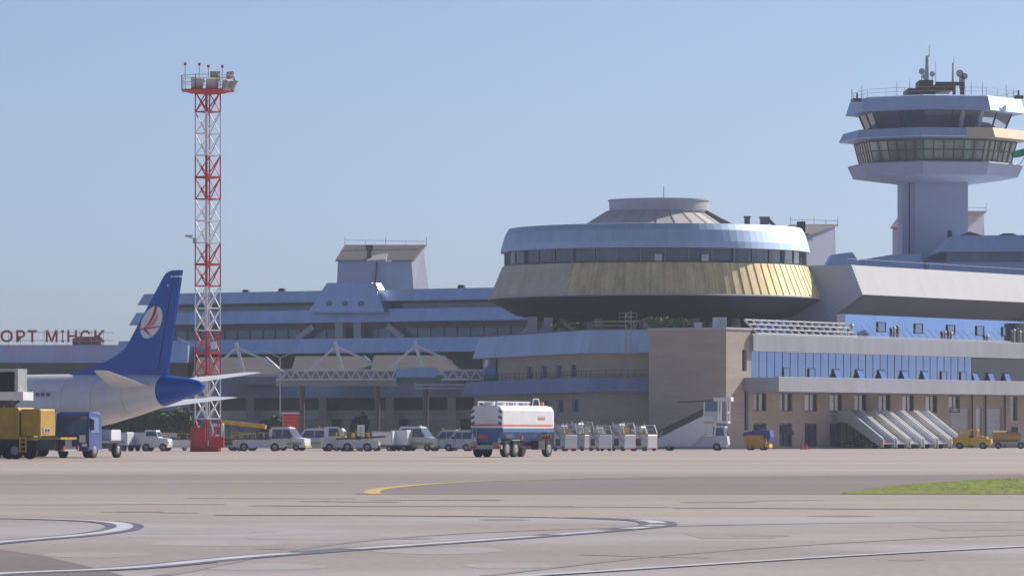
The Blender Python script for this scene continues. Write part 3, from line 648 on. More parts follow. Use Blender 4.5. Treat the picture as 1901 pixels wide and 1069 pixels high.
for a, b in zip(A, B): mb.beam(a, b, .11)
mb.build('mullion', M['frame'], lg)
mb = MB(); orev(mb, [(10.0,36.6),(10.1,37.35)], sub=9); mb.build('spandrel', M['glassd'], lg)
mb = MB(); orev(mb, [(6.5,36.9),(6.5,39.8)]); mb.build('interior_core', M['bare'], tow)
mb = MB(); orev(mb, [(10.2,39.75),(12.7,39.95),(12.75,40.1),(12.2,41.15),(9,41.2)], sub=2); bal = mb.build('balcony_slab', M['clad'], tow)
# beige renewed balcony front on the right
P0, P1 = oct_(12.85,39.93), oct_(12.3,41.2)
def onp(P, i, t): return P[i % 8].lerp(P[(i+1) % 8], t)
mb = MB()
pa = [onp(P0,7,.62), P0[0], P0[1]]; pb = [onp(P1,7,.62), P1[0], P1[1]]
mb.loft([pa, pb], False, False, False); mb.loft([[p+Vector((0,0,-.02)) for p in pa], [onp(oct_(10.5,39.8),7,.62), oct_(10.5,39.8)[0], oct_(10.5,39.8)[1]]], False, False, False); mb.build('beige_balcony_front', M['cream'], bal)
mb = MB(); orev(mb, [(9.1,41.15),(10.1,43.5)], sub=2); ug = mb.build('upper_glazing', M['glassd'], tow)
mb = MB(); orev(mb, [(7.4,41.2),(7.4,43.5)]); mb.build('cab_core', M['soffit'], tow)
for i, t in ((7,.66),(7,.98)):
    a, b = onp(oct_(9.3,41.15),i,t), onp(oct_(10.3,43.5),i,t); mb = MB(); mb.beam(a, b, .5); mb.build('pillar', M['clad2'], tow)
mb = MB()
for i in range(8):
    for t in (0,.5): mb.beam(onp(oct_(9.15,41.15),i,t), onp(oct_(10.15,43.5),i,t), .14)
    mb.beam(oct_(9.2,41.35)[i], oct_(9.2,41.35)[(i+1) % 8], .2)
mb.build('mullion', M['frame'], ug)
mb = MB(); orev(mb, [(10,43.45),(11.9,43.5),(11.3,45.3),(10.9,45.45)], sub=2, c1=True); mb.build('roof_fascia', M['clad'], tow)
mb = MB(); rail(mb, [Vector((p.x,p.y)) for p in oct_(11,0)]+[Vector((oct_(11,0)[0].x,oct_(11,0)[0].y))], 45.45, 1.0, .04, 2.5, 2); mb.build('roof_railing', M['steel'], tow)
# penthouse and aerials
def tz(py): return Z(py, 640)
def tx(px): return W(px, 0, 640).x
mb = MB(); mb.box(tx(1681),tx(1732),636,644,45.4,tz(168)); mb.box(tx(1703),tx(1729),637,643,tz(168)+.002,tz(152)); mb.box(tx(1732)+.002,tx(1764),636.5,643,tz(172),tz(160)); mb.beam((tx(1732),636,tz(160)),(tx(1784),636,tz(160)),.5); mb.beam((tx(1781),636,tz(160)),(tx(1781),636,45.4),.55); mb.beam((tx(1766),636,tz(160)),(tx(1766),636,45.4),.4); mb.build('penthouse', M['brown'], tow)
def aerial(px, y0, y1, r, yy=640, name='aerial', m='steel'):
    mb = MB(); mb.cyl((tx(px),yy,tz(y0)),(tx(px),yy,tz(y1)),r,8,r*.6); return mb.build(name, M[m], tow)
aerial(1721,155,104,.33,name='antenna_mast'); aerial(1725,106,84,.06); aerial(1769,160,117,.17,name='antenna_mast'); aerial(1771,118,106,.04)
for px, y0, y1 in ((1737,160,116),(1665,182,150),(1599,190,160),(1585,190,176),(1803,182,150),(1824,180,152),(1868,188,158),(1882,188,164),(1689,165,148)): aerial(px, y0, y1, .05)
mb = MB()
for px, py, r in ((1708,136,.42),(1714,146,.4),(1727,141,.36),(1778,140,.5),(1787,145,.42),(1782,150,.4),(1579,190,.25)):
    q = Vector((tx(px),637,tz(py))); mb.cyl(q, q+Vector((0,.35,0)), r, 12, r*.5); mb.beam(q+Vector((0,.4,0)), (q.x,637.4,tz(168)), .1)
mb.build('dish_antenna', M['steel'], tow)
for px, py in ((1585,186),(1882,181)):
    mb = MB(); q = Vector((tx(px),634,tz(py))); mb.box(q.x-.5,q.x+.6,633.5,634.5,q.z-.6,q.z-.2); mb.cyl((q.x,634,q.z-.3),(q.x,634,q.z+.5),.12,8); mb.build('roof_beacon', M['dsteel'], tow)
# flag on the gallery
fl = thing('flag', 'green flag flying from the right side of the tower gallery', 'flag', (tx(1912),636,36.9), world=True)
mb = MB(); mb.cyl((tx(1889),637,36.8),(tx(1912),636,tz(268)),.06,8); mb.build('pole', M['white'], fl)
mb = MB(); n = 12
top = [(1912,270),(1903,275),(1893,278),(1883,281),(1876,286)]; bot = [(1912,288),(1903,289),(1894,292),(1884,293),(1878,291)]
ra = []; rb = []
for i, (a, b) in enumerate(zip(top, bot)): o = .3*math.sin(i*1.7); ra.append(W(a[0],a[1],636)+Vector((0,o,0))); rb.append(W(b[0],b[1],636)+Vector((0,-o,0)))
mb.loft([ra, rb], False, False, False); mb.build('cloth', M['green'], fl)

# ------------------------------------------------------------------ main terminal on the left
T0 = Vector((-50.3,654.0)); TD = Vector((.852,-.523)).normalized(); TN = Vector((-TD.y,TD.x))   # TN into the building
if TN.y < 0: TN = -TN
ter = thing('main_terminal', 'long blue grey banded airport terminal with three porthole windows', 'building', p3(T0,0), world=True)
def band(name, a, b, z0, z1, off, m, seg=2.4, back=25, slope=0., lean=0.):
    A, B = T0+TD*a+TN*off, T0+TD*b+TN*off
    mb = MB(); mb.prism([A,B,B+TN*back,A+TN*back], z0, z1, seg, top=[A+TD*slope+TN*lean,B+TN*lean,B+TN*back,A+TD*slope+TN*back]); return mb.build(name, M[m], ter)
band('upper_fascia', 0, 66, 18.9, 20.4, 0, 'cladd', slope=.7, lean=.6); band('middle_fascia', -1.2, 68, 16.2, 17.88, -.3, 'cladd', slope=.8, lean=.65); band('lower_fascia', -3, 70, 12.2, 14.1, -.8, 'cladd', lean=.7)
band('upper_recess', 1.5, 66, 17.88, 18.9, 2.0, 'soffit'); 
def glass(name, a, b, z0, z1, off, n, m='glasst'):
    mb = MB(); pane(mb, T0+TN*off, TD, a, b, z0, z1, TN, 0, n); return mb.build(name, M[m], ter)
g = glass('upper_ribbon_window', 1.5, 66, 17.9, 18.55, 1.9, 30, 'glassd'); band('middle_recess', 0, 68, 15.4, 16.2, 1.0, 'soffit')
g = glass('middle_ribbon_window', -1, 68, 14.1, 15.4, 1.6, 34); mb = MB()
for k in range(35): q = T0+TN*1.55+TD*(-1+69*k/34); mb.beam(p3(q,14.1), p3(q,15.4), .14)
mb.build('mullion', M['frame'], g)
band('core_wall', 0, 68, .2, 16.2, 2.2, 'dark', 0)
def tu(px, off=0): k = (px-950.5)/F; P = T0+TN*off; return (P.x-k*P.y)/(k*TD.y-TD.x)
for px in (628,662): q = T0+TD*tu(px)+TN*.6; mb = MB(); mb.beam(p3(q,14.1), p3(q,16.2), 1.15, .9, up=(TN.x,TN.y,0)); mb.build('column', M['clad2'], ter)
for a, b in ((548,578),(745,716),(965,985)): mb = MB(); mb.beam(p3(T0+TD*tu(a)+TN*.6,14.1), p3(T0+TD*tu(b)+TN*.6,15.7), .75, .6, up=(TN.x,TN.y,0)); mb.build('raking_strut', M['clad2'], ter)
# gable panel with three portholes
def tp(px, py, off): u = tu(px, off); q = T0+TN*off+TD*u; return p3(q, Z(py, q.y))
pts = [(570,579),(584,562),(597,540),(607,525),(690,525),(699,541),(714,579)]
mb = MB(); A = [tp(x, y, -.95+(579-y)/54*1.3) for x, y in pts]; mb.loft([A, [p+Vector((TN.x,TN.y,0))*2.2 for p in A]]); gp = mb.build('gable_panel', M['cladd'], ter)
for px in (611,640,670):
    q = tp(px, 564, -.62); n3 = Vector((TN.x,TN.y,0)); mb = MB(); mb.cyl(q-n3*.06, q+n3*.1, .40, 20); w = mb.build('porthole', M['frame'], ter)
    mb = MB(); mb.cyl(q-n3*.08, q-n3*.062, .31, 20); mb.build('pane', M['glassd'], w)
q = tp(703,537,-.5); mb = MB(); mb.pxslab([(697,524),(690,526),(697,541),(704,541)], q.y-.3, 1.2); mb.build('sunlit_reveal', M['conc2'], ter)  # pale slab: sunlit right edge of the gable panel, light put into the colour
plant_room('plant_room', '', ter, (625,764), 792, 664, 540, 486, 459, 4, True)
mb = MB(); d = 663; A = [W(680,488,d),W(716,486,d),W(724,464,d+4),W(690,470,d+4)]; mb.loft([A,[p+Vector((0,0,.35)) for p in A]]); A = [W(716,486,d),W(722,486,d),W(724,466,d+4),W(722,468,d+4)]; mb.loft([A,[p+Vector((.4,0,0)) for p in A]]); mb.build('shed_roof', M['white'], ter)
mb = MB(); q = W(686,478,664); mb.cyl(q, q+Vector((0,0,1.5)), .35, 10); mb.box(q.x-.5,q.x+.5,663.6,664.4,q.z+1.0,q.z+1.7); mb.build('roof_fan', M['dsteel'], ter)
mb = MB(); n3 = Vector((.5,0,0)); A = [W(700,487,663.9),W(696,530,663.9)]; mb.beam(A[0], A[1], .5, .15); mb.build('dark_pipe', M['dsteel'], ter)
for px, h in ((433,.4),(500,.5),(834,.5)): q = T0+TD*tu(px)+TN*3; mb = MB(); mb.cyl(p3(q,20.4), p3(q,20.4+h), .6, 12, .45); mb.build('roof_vent', M['dsteel'], ter)
# lower left block with the rooftop sign
d = 634
mb = MB(); mb.prism([G(-260,d),G(348,d),G(348,d)+Vector((0,25)),G(-260,d)+Vector((0,25))], Z(673,d), Z(640,d), 2.4, top=[G(-260,d)+Vector((0,.75)),G(348,d)+Vector((0,.75)),G(348,d)+Vector((0,25)),G(-260,d)+Vector((0,25))]); mb.build('left_block_fascia', M['cladd'], ter)
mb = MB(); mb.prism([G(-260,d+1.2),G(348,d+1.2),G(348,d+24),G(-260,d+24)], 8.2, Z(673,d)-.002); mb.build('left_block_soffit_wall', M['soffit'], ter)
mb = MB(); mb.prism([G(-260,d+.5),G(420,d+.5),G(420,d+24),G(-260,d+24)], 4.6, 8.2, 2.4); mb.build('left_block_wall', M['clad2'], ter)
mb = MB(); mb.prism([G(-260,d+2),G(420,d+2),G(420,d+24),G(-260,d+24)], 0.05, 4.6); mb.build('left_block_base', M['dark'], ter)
# forecourt deck, columns and the dark ground floor
q0, q1 = G(330,612), G(905,592)
dd_ = (q1-q0).normalized(); nn = Vector((-dd_.y,dd_.x))
mb = MB(); mb.prism([q0,q1,q1+nn*22,q0+nn*22], 6.1, 7.75, 2.5, top=[q0+nn*.6,q1+nn*.6,q1+nn*22,q0+nn*22]); mb.build('deck_fascia', M['deckblue'], ter)
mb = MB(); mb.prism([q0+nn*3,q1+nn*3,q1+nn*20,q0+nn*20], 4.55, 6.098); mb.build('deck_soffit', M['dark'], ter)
mb = MB(); mb.prism([q0+nn*2.5,q1+nn*2.5,q1+nn*20,q0+nn*20], 3.45, 4.55, 5); mb.build('ground_floor_band', M['clad2'], ter)
mb = MB(); mb.prism([q0+nn*3,q1+nn*3,q1+nn*20,q0+nn*20], .05, 3.448); mb.build('ground_floor_glazing', M['glassd'], ter)
for px in (455,590,715,830,880):
    k = (px-950.5)/F; u = (q0.x-k*q0.y)/(k*dd_.y-dd_.x); q = q0+dd_*u+nn*1.2; mb = MB(); mb.beam(p3(q,0), p3(q,6.098), 1.0, .8, up=(0,1,0)); mb.build('pillar', M['conc'], ter)
mb = MB(); rail(mb, [q0+nn*.8, q1+nn*.8], 7.75, .9, .06, 2.5, 2); mb.build('deck_railing', M['gveh'], ter)
mb = MB(); p, q = W(775,758,600), W(810,785,600); mb.beam(p, q, .8, .6); mb.build('raking_brace', M['brown'], ter)
# rooftop lettering
sg = thing('rooftop_sign', 'crimson block letters standing on the low terminal roof edge', 'sign', (W(100,640,632).x,633,Z(640,d)), world=True)
def letter(ch, x, z, h, y, root, m, wid=None, depth=.25):
    cu = bpy.data.curves.new('letter', 'FONT'); cu.body = ch; cu.size = 1; cu.extrude = .5; cu.offset = .02; ob = bpy.data.objects.new('tmp', cu); C.objects.link(ob)
    me = bpy.data.meshes.new_from_object(ob.evaluated_get(bpy.context.evaluated_depsgraph_get())); bpy.data.objects.remove(ob); bpy.data.curves.remove(cu)
    xs = [v.co.x for v in me.vertices]; ys = [v.co.y for v in me.vertices]; x0, x1, y0, y1 = min(xs), max(xs), min(ys), max(ys)
    w = wid or (x1-x0)/(y1-y0)*h; mb = MB()
    for v in me.vertices: mb.v.append((x+(v.co.x-x0)/(x1-x0)*w, y-depth*(v.co.z), z+(v.co.y-y0)/(y1-y0)*h))
    mb.f = [tuple(p.vertices) for p in me.polygons]; bpy.data.meshes.remove(me)
    return mb.build('letter', m, root)
D2 = 632.0; k2 = D2/F
for ch, a, b in (('О',1,24),('Р',30,47),('Т',51,69),('М',85,107),('І',114,119),('Н',125,143),('С',149,168),('К',175,195)):
    letter(ch, W(a,0,D2).x, Z(635,D2), 22.5*k2, D2, sg, M['redsign'], (b-a)*k2)
mb = MB()
for py in (617,632): mb.beam(W(-60,py,D2+.5), W(212,py,D2+.5), .07)
for k in range(12): mb.beam(W(-50+22*k,612,D2+.5), W(-50+22*k,641,D2+.5), .06)
mb.build('support_frame', M['steel'], sg)
t = thing('roof_machine', 'low grey ventilation unit behind the last sign letters', 'vent', (W(163,0,640).x,640,Z(640,d)), world=True)
mb = MB(); a, b = W(137,628,640), W(190,640,640); mb.box(a.x,b.x,638,642,Z(640,d),a.z); mb.box(a.x+.4,b.x-.2,638.2,641.8,a.z+.002,a.z+.2); mb.build('housing', M['soffit'], t)

# ------------------------------------------------------------------ boarding pier: hipped canopies hung from white tripods, lattice jet bridge
def canopy(px, d, lab, first):
    t = thing('boarding_canopy', lab, 'canopy', (W(px,0,d).x,d,7.75), group='hipped boarding canopies under white tripods')
    hw = 5.6; mb = MB(); z1, z2 = 1.2, 3.4
    A = [Vector((-hw,-5,z1)),Vector((hw,-5,z1)),Vector((hw,5,z1)),Vector((-hw,5,z1))]; B = [Vector((-hw+.3,1.5,z2)),Vector((hw-2.6,1.5,z2)),Vector((hw-2.6,4,z2)),Vector((-hw+.3,4,z2))]
    mb.loft([A, B]); mb.build('hip_roof', M['hiproof'], t)
    mb = MB(); mb.loft([[A[1]+Vector((.02,-.02,0)),A[2]+Vector((.02,0,0)),B[2]+Vector((.02,0,.02)),B[1]+Vector((.02,0,.02))],[A[1]+Vector((.12,-.02,.05)),A[2]+Vector((.12,0,.05)),B[2]+Vector((.12,0,.1)),B[1]+Vector((.12,0,.1))]]); mb.build('sunlit_rooflight', M['wpaint'], t)  # rooflight on the right slope, its sun glint painted on as white
    mb = MB(); mb.box(-hw,hw,-5,5,.9,z1-.002); mb.build('eaves', M['conc2'], t)
    mb = MB(); mb.box(-hw+.5,hw-.5,-4.5,4.5,-.0,.898); mb.build('side_wall', M['glasst'], t)
    mb = MB(); mb.beam((-.25,-5.2,5.1),(.75,-5.2,1.3),.38); mb.build('mast_post', M['wpaint'], t)
    mb = MB(); mb.beam((-.35,-5.2,4.3),(-3.6,-5.2,1.4),.27); mb.build('stay_strut', M['wpaint'], t)
    mb = MB(); mb.beam((.1,-5.2,4.4),(4.3,-4.6,2.5),.25); mb.build('stay_strut', M['wpaint'], t)
    return t
for px, d, lab in ((628,596,'brown hipped canopy under the white tripod left of the middle'),(775,590,'brown hipped canopy under the white tripod nearest the saucer'),(446,604,'brown hipped canopy under the tripod behind the lattice mast')): canopy(px, d, lab, 0)
jb = thing('jet_bridge', 'long blue grey boarding bridge with white lattice truss sides', 'jet bridge', (W(700,0,575).x,575,0), world=True)
d = 575
def jx(px): return W(px,0,d).x
mb = MB(); mb.box(jx(512),jx(735),d,d+3,Z(716,d),Z(689,d)); mb.build('glazed_tunnel', M['conc'], jb)
mb = MB(); mb.pxslab([(735,683),(806,681),(818,690),(806,699),(735,699)], d-1, 5, .3); mb.build('cabin', M['cladd'], jb)
mb = MB(); mb.box(jx(822),jx(905),d+.6,d+3,Z(704,d),Z(688,d)); mb.build('dark_tunnel', M['glasst'], jb)
for x0, x1, n in ((512,735,12),(820,905,4)):
    mb = MB(); yt, yb = (687,704)
    mb.beam(W(x0,yt,d-.1),W(x1,yt,d-.1),.2); mb.beam(W(x0,yb,d-.1),W(x1,yb,d-.1),.2)
    for k in range(n): xa = x0+(x1-x0)*k/n; xb = x0+(x1-x0)*(k+1)/n; xm = (xa+xb)/2; mb.beam(W(xa,yt,d-.14),W(xm,yb,d-.14),.15); mb.beam(W(xm,yb,d-.14),W(xb,yt,d-.14),.15)
    mb.build('lattice_truss', M['wpaint'], jb)
mb = MB(); mb.beam(W(524,704,d-.4),W(534,686,d-.4),.25); mb.beam(W(534,686,d-.4),W(566,685,d-.4),.25); mb.build('bent_pipe', M['gveh'], jb)
mb = MB(); mb.box(jx(770),jx(862),d-2,d-1.2,Z(716,d),Z(712.5,d)); mb.box(jx(770),jx(860),d-2,d-1.2,Z(722,d),Z(719.5,d)); mb.build('white_handrail', M['gveh'], jb)
for px in (560,700,790): mb = MB(); mb.cyl((jx(px),d+1.5,0),(jx(px),d+1.5,Z(715,d)),.32,14); mb.build('support_column', M['hiproof'], jb)
# street lamps of the forecourt
def street_lamp(px, d, ytop, arm, lab):
    t = thing('street_lamp', lab, 'street lamp', (W(px,0,d).x,d,0), group='double arm forecourt street lamps')
    zt = Z(ytop, d); mb = MB(); mb.cyl((0,0,0),(0,0,zt-.9),.1,8,.07); mb.build('pole', M['steel'], t)
    for s in (-1,1):
        mb = MB(); mb.beam((0,0,zt-.9),(s*arm*.55,0,zt-.35),.09); mb.beam((s*arm*.55,0,zt-.35),(s*arm*.8,0,zt-.12),.09); ar = mb.build('arm', M['gveh'], t)
        mb = MB(); mb.beam((s*arm*.7,0,zt-.2),(s*arm*1.05,0,zt+.02),.3,.16); mb.build('lamp_head', M['white'], ar)
street_lamp(520,560,650,2.0,'double arm street lamp beside the middle canopy'); street_lamp(362,550,628,1.9,'double arm street lamp between tail fin and mast'); 

# ------------------------------------------------------------------ lattice floodlight mast
MD = 437.0; ms = MD/F
mast = thing('lighting_mast', 'tall red and white lattice floodlight mast beside the blue tail', 'mast', (W(386,0,MD).x, MD, 0), 0)
def mz(py): return HC+(HY-py)*ms
half = 1.13        # corners of the square plan, one corner towards the viewer
cor = [Vector((-.06,-half)), Vector((half*.98,.05)), Vector((.06,half)), Vector((-half,-.05))]
bounds = [(838,778,'red'),(778,697,'wpaint'),(697,614,'red'),(614,532,'wpaint'),(532,452,'red'),(452,371,'wpaint'),(371,290,'red'),(290,209,'wpaint'),(209,171,'red')]
for i, (ya, yb, m) in enumerate(bounds):
    z0, z1 = mz(ya), mz(yb); z0 = max(z0, 0); zs = [z0, (z0+z1)/2, z1] if ya-yb > 60 else [z0, z1]
    mb = MB()
    for k, c in enumerate(cor): mb.beam(p3(c,z0), p3(c,z1), .21 if k == 0 else .11)
    for a, b in zip(zs, zs[1:]):
        for k in range(4):
            p, q = cor[k], cor[(k+1) % 4]
            if k in (3, 0): mb.beam(p3(q if k == 3 else p, a+.0), p3(p if k == 3 else q, b), .085)
            else: mb.beam(p3(q, a), p3(p, b), .075)
            if i in (1, 3, 8) or k in (1, 2): mb.beam(p3(p, a), p3(q, b), .065)
    for z in zs[:-1]:
        w = .22 if (z == zs[1] and m == 'red') else .12
        for k in range(4): mb.beam(p3(cor[k], z+.05), p3(cor[(k+1) % 4], z+.05), w*.8)
    mb.build('red_section' if m == 'red' else 'white_section', M[m], mast)
mb = MB()
for x in (-.2,.2): mb.beam((x,-.35,.3), (x,-.35,mz(172)), .07)
for k in range(95): z = .4+k*.33; mb.beam((-.2,-.35,z), (.2,-.35,z), .045)
mb.build('climbing_ladder', M['steel'], mast)
zp = mz(170); mb = MB(); r = 2.5
pl = [Vector((r*math.cos(R(45*k+22.5)), r*math.sin(R(45*k+22.5)))) for k in range(8)]
mb.prism(pl, zp, zp+.12); mb.loft([[p3(c*1.3, zp-.22) for c in cor], [p3(c*2.0, zp-.003) for c in cor]]); pf = mb.build('platform', M['red'], mast)
mb = MB(); rail(mb, pl+[pl[0]], zp+.12, 1.25, .06, 1.0, 2); mb.build('railing', M['gveh'], pf)
for px, py, a, s in ((368,157,-90,1.1),(396,158,-80,1.15),(424,160,-35,1.0),(398,140,90,.95),(425,138,40,.7),(436,160,0,.9),(372,150,180,.8)):
    x = (px-386)*ms; y = -1.6 if py > 150 else 1.2; z = mz(py); d3 = Vector((math.cos(R(a)), math.sin(R(a)), -.55)).normalized(); c = Vector((x, y, z))
    mb = MB(); mb.beam(c-d3*.12*s, c+d3*.22*s, .95*s, .95*s); mb.beam(c-d3*.4*s, c-d3*.12*s, .55*s, .5*s); fl_ = mb.build('floodlight', M['floodl'], mast)
    mb = MB(); mb.beam(c+d3*.222*s, c+d3*.24*s, .82*s, .82*s); mb.build('lens', M['gveh'], fl_); mb = MB(); mb.beam(c-d3*.2, (x, y, zp+.12), .09); mb.build('bracket', M['red'], fl_)
for px, py in ((345,119),(369,117),(388,123),(412,121)):
    x = (px-386)*ms; y = .8 if px in (369,412) else -.8; mb = MB(); mb.cyl((x,y,zp+.12),(x,y,mz(py+4)),.035,6); b = mb.build('lamp_rod', M['steel'], mast)
    mb = MB(); mb.cyl((x,y,mz(py+4)),(x,y,mz(py-1)),.13,10); mb.build('obstruction_lamp', M['lampred'], b)
mb = MB(); z = mz(440); mb.beam((-1.1,0,z-.2),(-1.9,-.3,z+.05),.07); mb.box(-2.0,-1.35,-.5,-.25,z,z+.16); mb.cyl((-1.15,-.2,z-.6),(-1.15,-.2,z-.1),.2,10); mb.build('camera_arm', M['steel'], mast)
mb = MB(); mb.box(-1.5,1.05,-1.5,1.5,.0,.35); mb.build('base_plinth', M['red'], mast)
mb = MB(); mb.box(-1.45,-.12,-1.9,-.6,.352,2.15); cb = mb.build('cabinet', M['red'], mast)
mb = MB(); mb.box(-1.3,-.3,-1.93,-1.903,.5,2.0); mb.build('cabinet_door', M['red'], cb)
mb = MB(); mb.box(.35,1.5,-1.6,-.5,.352,1.35); mb.build('cabinet', M['red'], mast)
mb = MB(); mb.box(.3,.8,-1.0,-.8,mz(648),mz(634)); mb.build('white_box', M['wpaint'], mast)

# ------------------------------------------------------------------ jet airliner, nose away to the left
PD = 325.0; ps = PD/F
air = thing('airliner', 'white jet airliner with deep blue tail and red crane in white oval', 'airliner', (W(338,0,PD).x, PD, 0), math.degrees(math.atan2(.669,-.743)))
def fus(x, zt, zb, w, n=28):
    zc, h = (zt+zb)/2, (zt-zb)/2; return [(x, w*math.sin(2*math.pi*k/n), zc+h*math.cos(2*math.pi*k/n)) for k in range(n)]
tail = [(-2.0,4.85,4.5,.16),(-1.6,5.1,4.25,.36),(-.5,5.32,3.95,.62),(1.6,5.5,3.42,.98)]
body = [(1.6,5.5,3.42,.98),(4.5,5.6,2.75,1.32),(7.2,5.62,2.2,1.62),(10,5.63,1.85,1.80),(13,5.64,1.72,1.88),(32,5.64,1.72,1.88),(34,5.55,1.75,1.80),(35.5,5.25,1.85,1.55),(36.7,4.7,2.1,1.12),(37.5,4.0,2.5,.55),(37.75,3.5,2.9,.2)]
mb = MB(); mb.loft([fus(*t) for t in body], False, True); mb.build('fuselage', M['wveh'], air, True)
mb = MB(); mb.loft([fus(*t) for t in tail], True, False); mb.build('tail_cone', M['blueair'], air, True)
LE = [(10.9,5.62),(9.6,5.92),(8.4,6.18),(7.35,6.45),(6.5,6.74),(5.9,7.02),(5.3,7.38),(1.55,12.15),(1.25,12.4),(.9,12.48),(.1,12.5),(.0,12.45)]
TE = [(1.45,5.4),(2.0,5.2),(6,5.3)]
mb = MB(); fp = LE+TE; cx_, cz_ = 3.2, 8.2
mb.loft([[(cx_+(x-cx_)*.97, -.17, cz_+(z-cz_)*.985) for x,z in fp],[(x,-.10,z) for x,z in fp],[(x,.10,z) for x,z in fp],[(cx_+(x-cx_)*.97, .17, cz_+(z-cz_)*.985) for x,z in fp]]); fin = mb.build('tail_fin', M['blueair'], air)
for s in (1,-1):
    fl = lambda px, py: ((338-px)/20.66, (807-py)/27.8+1.5)
    def el(y, n=40):
        return [(2.76-.87*math.cos(2*math.pi*k/n)-.62*math.sin(2*math.pi*k/n), s*y, 9.05-.22*math.cos(2*math.pi*k/n)+1.05*math.sin(2*math.pi*k/n)) for k in range(n)]
    mb = MB(); mb.loft([el(.17), el(.19)]); ov = mb.build('white_oval_emblem', M['wveh'], fin)
    def pl_(pts, yy=.192):      # tapering stroke
        mb = MB(); ra, rb = [], []; pts = [(*fl(x, y), w) for x, y, w in pts]
        for i, (x, z, w) in enumerate(pts):
            x0, z0 = pts[max(i-1,0)][:2]; x1, z1 = pts[min(i+1,len(pts)-1)][:2]; n = Vector((-(z1-z0), x1-x0)).normalized()*w
            ra.append((x+n.x, z+n.y)); rb.append((x-n.x, z-n.y))
        o = ra+rb[::-1]
        return mb.loft([[(x, s*yy, z) for x, z in o], [(x, s*(yy+.008), z) for x, z in o]])
    pl_([(291,567.5,.12),(288,579,.12),(282,591,.09),(275,601,.06),(266,609,.03)], .202).build('red_bird_stroke', M['red'], ov)
    pl_([(295,580,.03),(291,590,.13),(284,600,.12),(274,606,.03)]).build('pink_bird_stroke', M['pinkem'], ov)
    pl_([(257,610,.02),(268,608.6,.05),(280,608,.05),(297,605,.03)], .212).build('red_bird_stroke', M['red'], ov)
    pl_([(266,609,.05),(272,614,.07),(279,621,.03)], .222).build('red_bird_stroke', M['red'], ov)
for y in (-.175,.175):
    mb = MB(); q0, q1 = (2.15,5.75), (.62,12.2); mb.beam((q0[0],y,q0[1]),(q1[0],y,q1[1]),.05,.02); mb.build('rudder_gap', M['dsteel'], fin)
fb = [o for o in air.children if o.name.startswith('fuselage')][0]
for x, A in ((4.5,body[1]),(7.2,body[2]),(10,body[3])):
    mb = MB(); mb.loft([fus(x-.02,A[1]+.008,A[2]-.008,A[3]+.008), fus(x+.02,A[1]+.008,A[2]-.008,A[3]+.008)], False, False); mb.build('skin_joint', M['steel'], fb)
for s in (-1,1):
    for k in range(40):
        x = 11.2+k*.52
        if x > 32: break
        mb = MB(); mb.cyl((x,s*1.82,4.25),(x,s*1.875,4.25),.14,8); mb.build('cabin_window', M['glassd'], fb)
mb = MB(); mb.box(.05,.9,-.19,.19,12.02,12.1); mb.build('white_tip_mark', M['wveh'], fin)
mb = MB(); mb.cyl((1.2,-.18,11.5),(1.2,.18,11.5),.07,8); mb.build('tail_light', M['wveh'], fin)
def wing(name, root, tip, m, th0, th1):
    """root/tip = (x_le, x_te, y, z)"""
    mb = MB()
    def sec(x0, x1, y, z, t): c = x0-x1; return [(x0,y,z),(x0-.15*c,y,z+t),(x0-.5*c,y,z+t*.9),(x1,y,z),(x1,y,z-.02),(x0-.5*c,y,z-t*.9),(x0-.15*c,y,z-t)]
    mb.loft([sec(*root, th0), sec(*[a+(b-a)*.96 for a, b in zip(root, tip)], th1), sec(tip[0]-.5,tip[1]+.1,tip[2],tip[3],th1*.5)]); return mb.build(name, m, air, True)
for s in (1,-1):
    wing('stabiliser', (6.1,2.2,s*.9,4.75), (.95,-.35,s*7.2,5.72), M['wveh'], .22, .07)
    wing('wing', (23.5,15.2,s*1.7,2.35), (13.2,11.4,s*16.6,4.15), M['wveh'], .5, .1)
    mb = MB(); mb.loft([[(x, s*5.0+r*math.sin(2*math.pi*k/20), 1.55+r*math.cos(2*math.pi*k/20)) for k in range(20)] for x, r in ((24.8,.85),(24,.98),(22,.98),(20,.6))]); mb.build('engine', M['wveh'], air, True)
    mb = MB(); mb.cyl((17.2,s*2.9,.55),(17.2,s*2.9,2.2),.12,8)
    lg_ = mb.build('landing_leg', M['steel'], air); mb = MB()
    for o in (-.42,.12): mb.cyl((17.2,s*2.9+o,.56),(17.2,s*2.9+o+.32,.56),.56,18)
    mb.build('wheel_pair', M['rubber'], lg_)
mb = MB(); mb.cyl((33,0,.4),(33,0,2.0),.1,8); lg_ = mb.build('landing_leg', M['steel'], air); mb = MB(); mb.cyl((33,-.3,.36),(33,.3,.36),.36,16); mb.build('wheel_pair', M['rubber'], lg_)
mb = MB(); mb.cyl((6.4,.0,5.6),(6.4,.0,5.78),.1,8); mb.build('beacon_lamp', M['lamporange'], air)

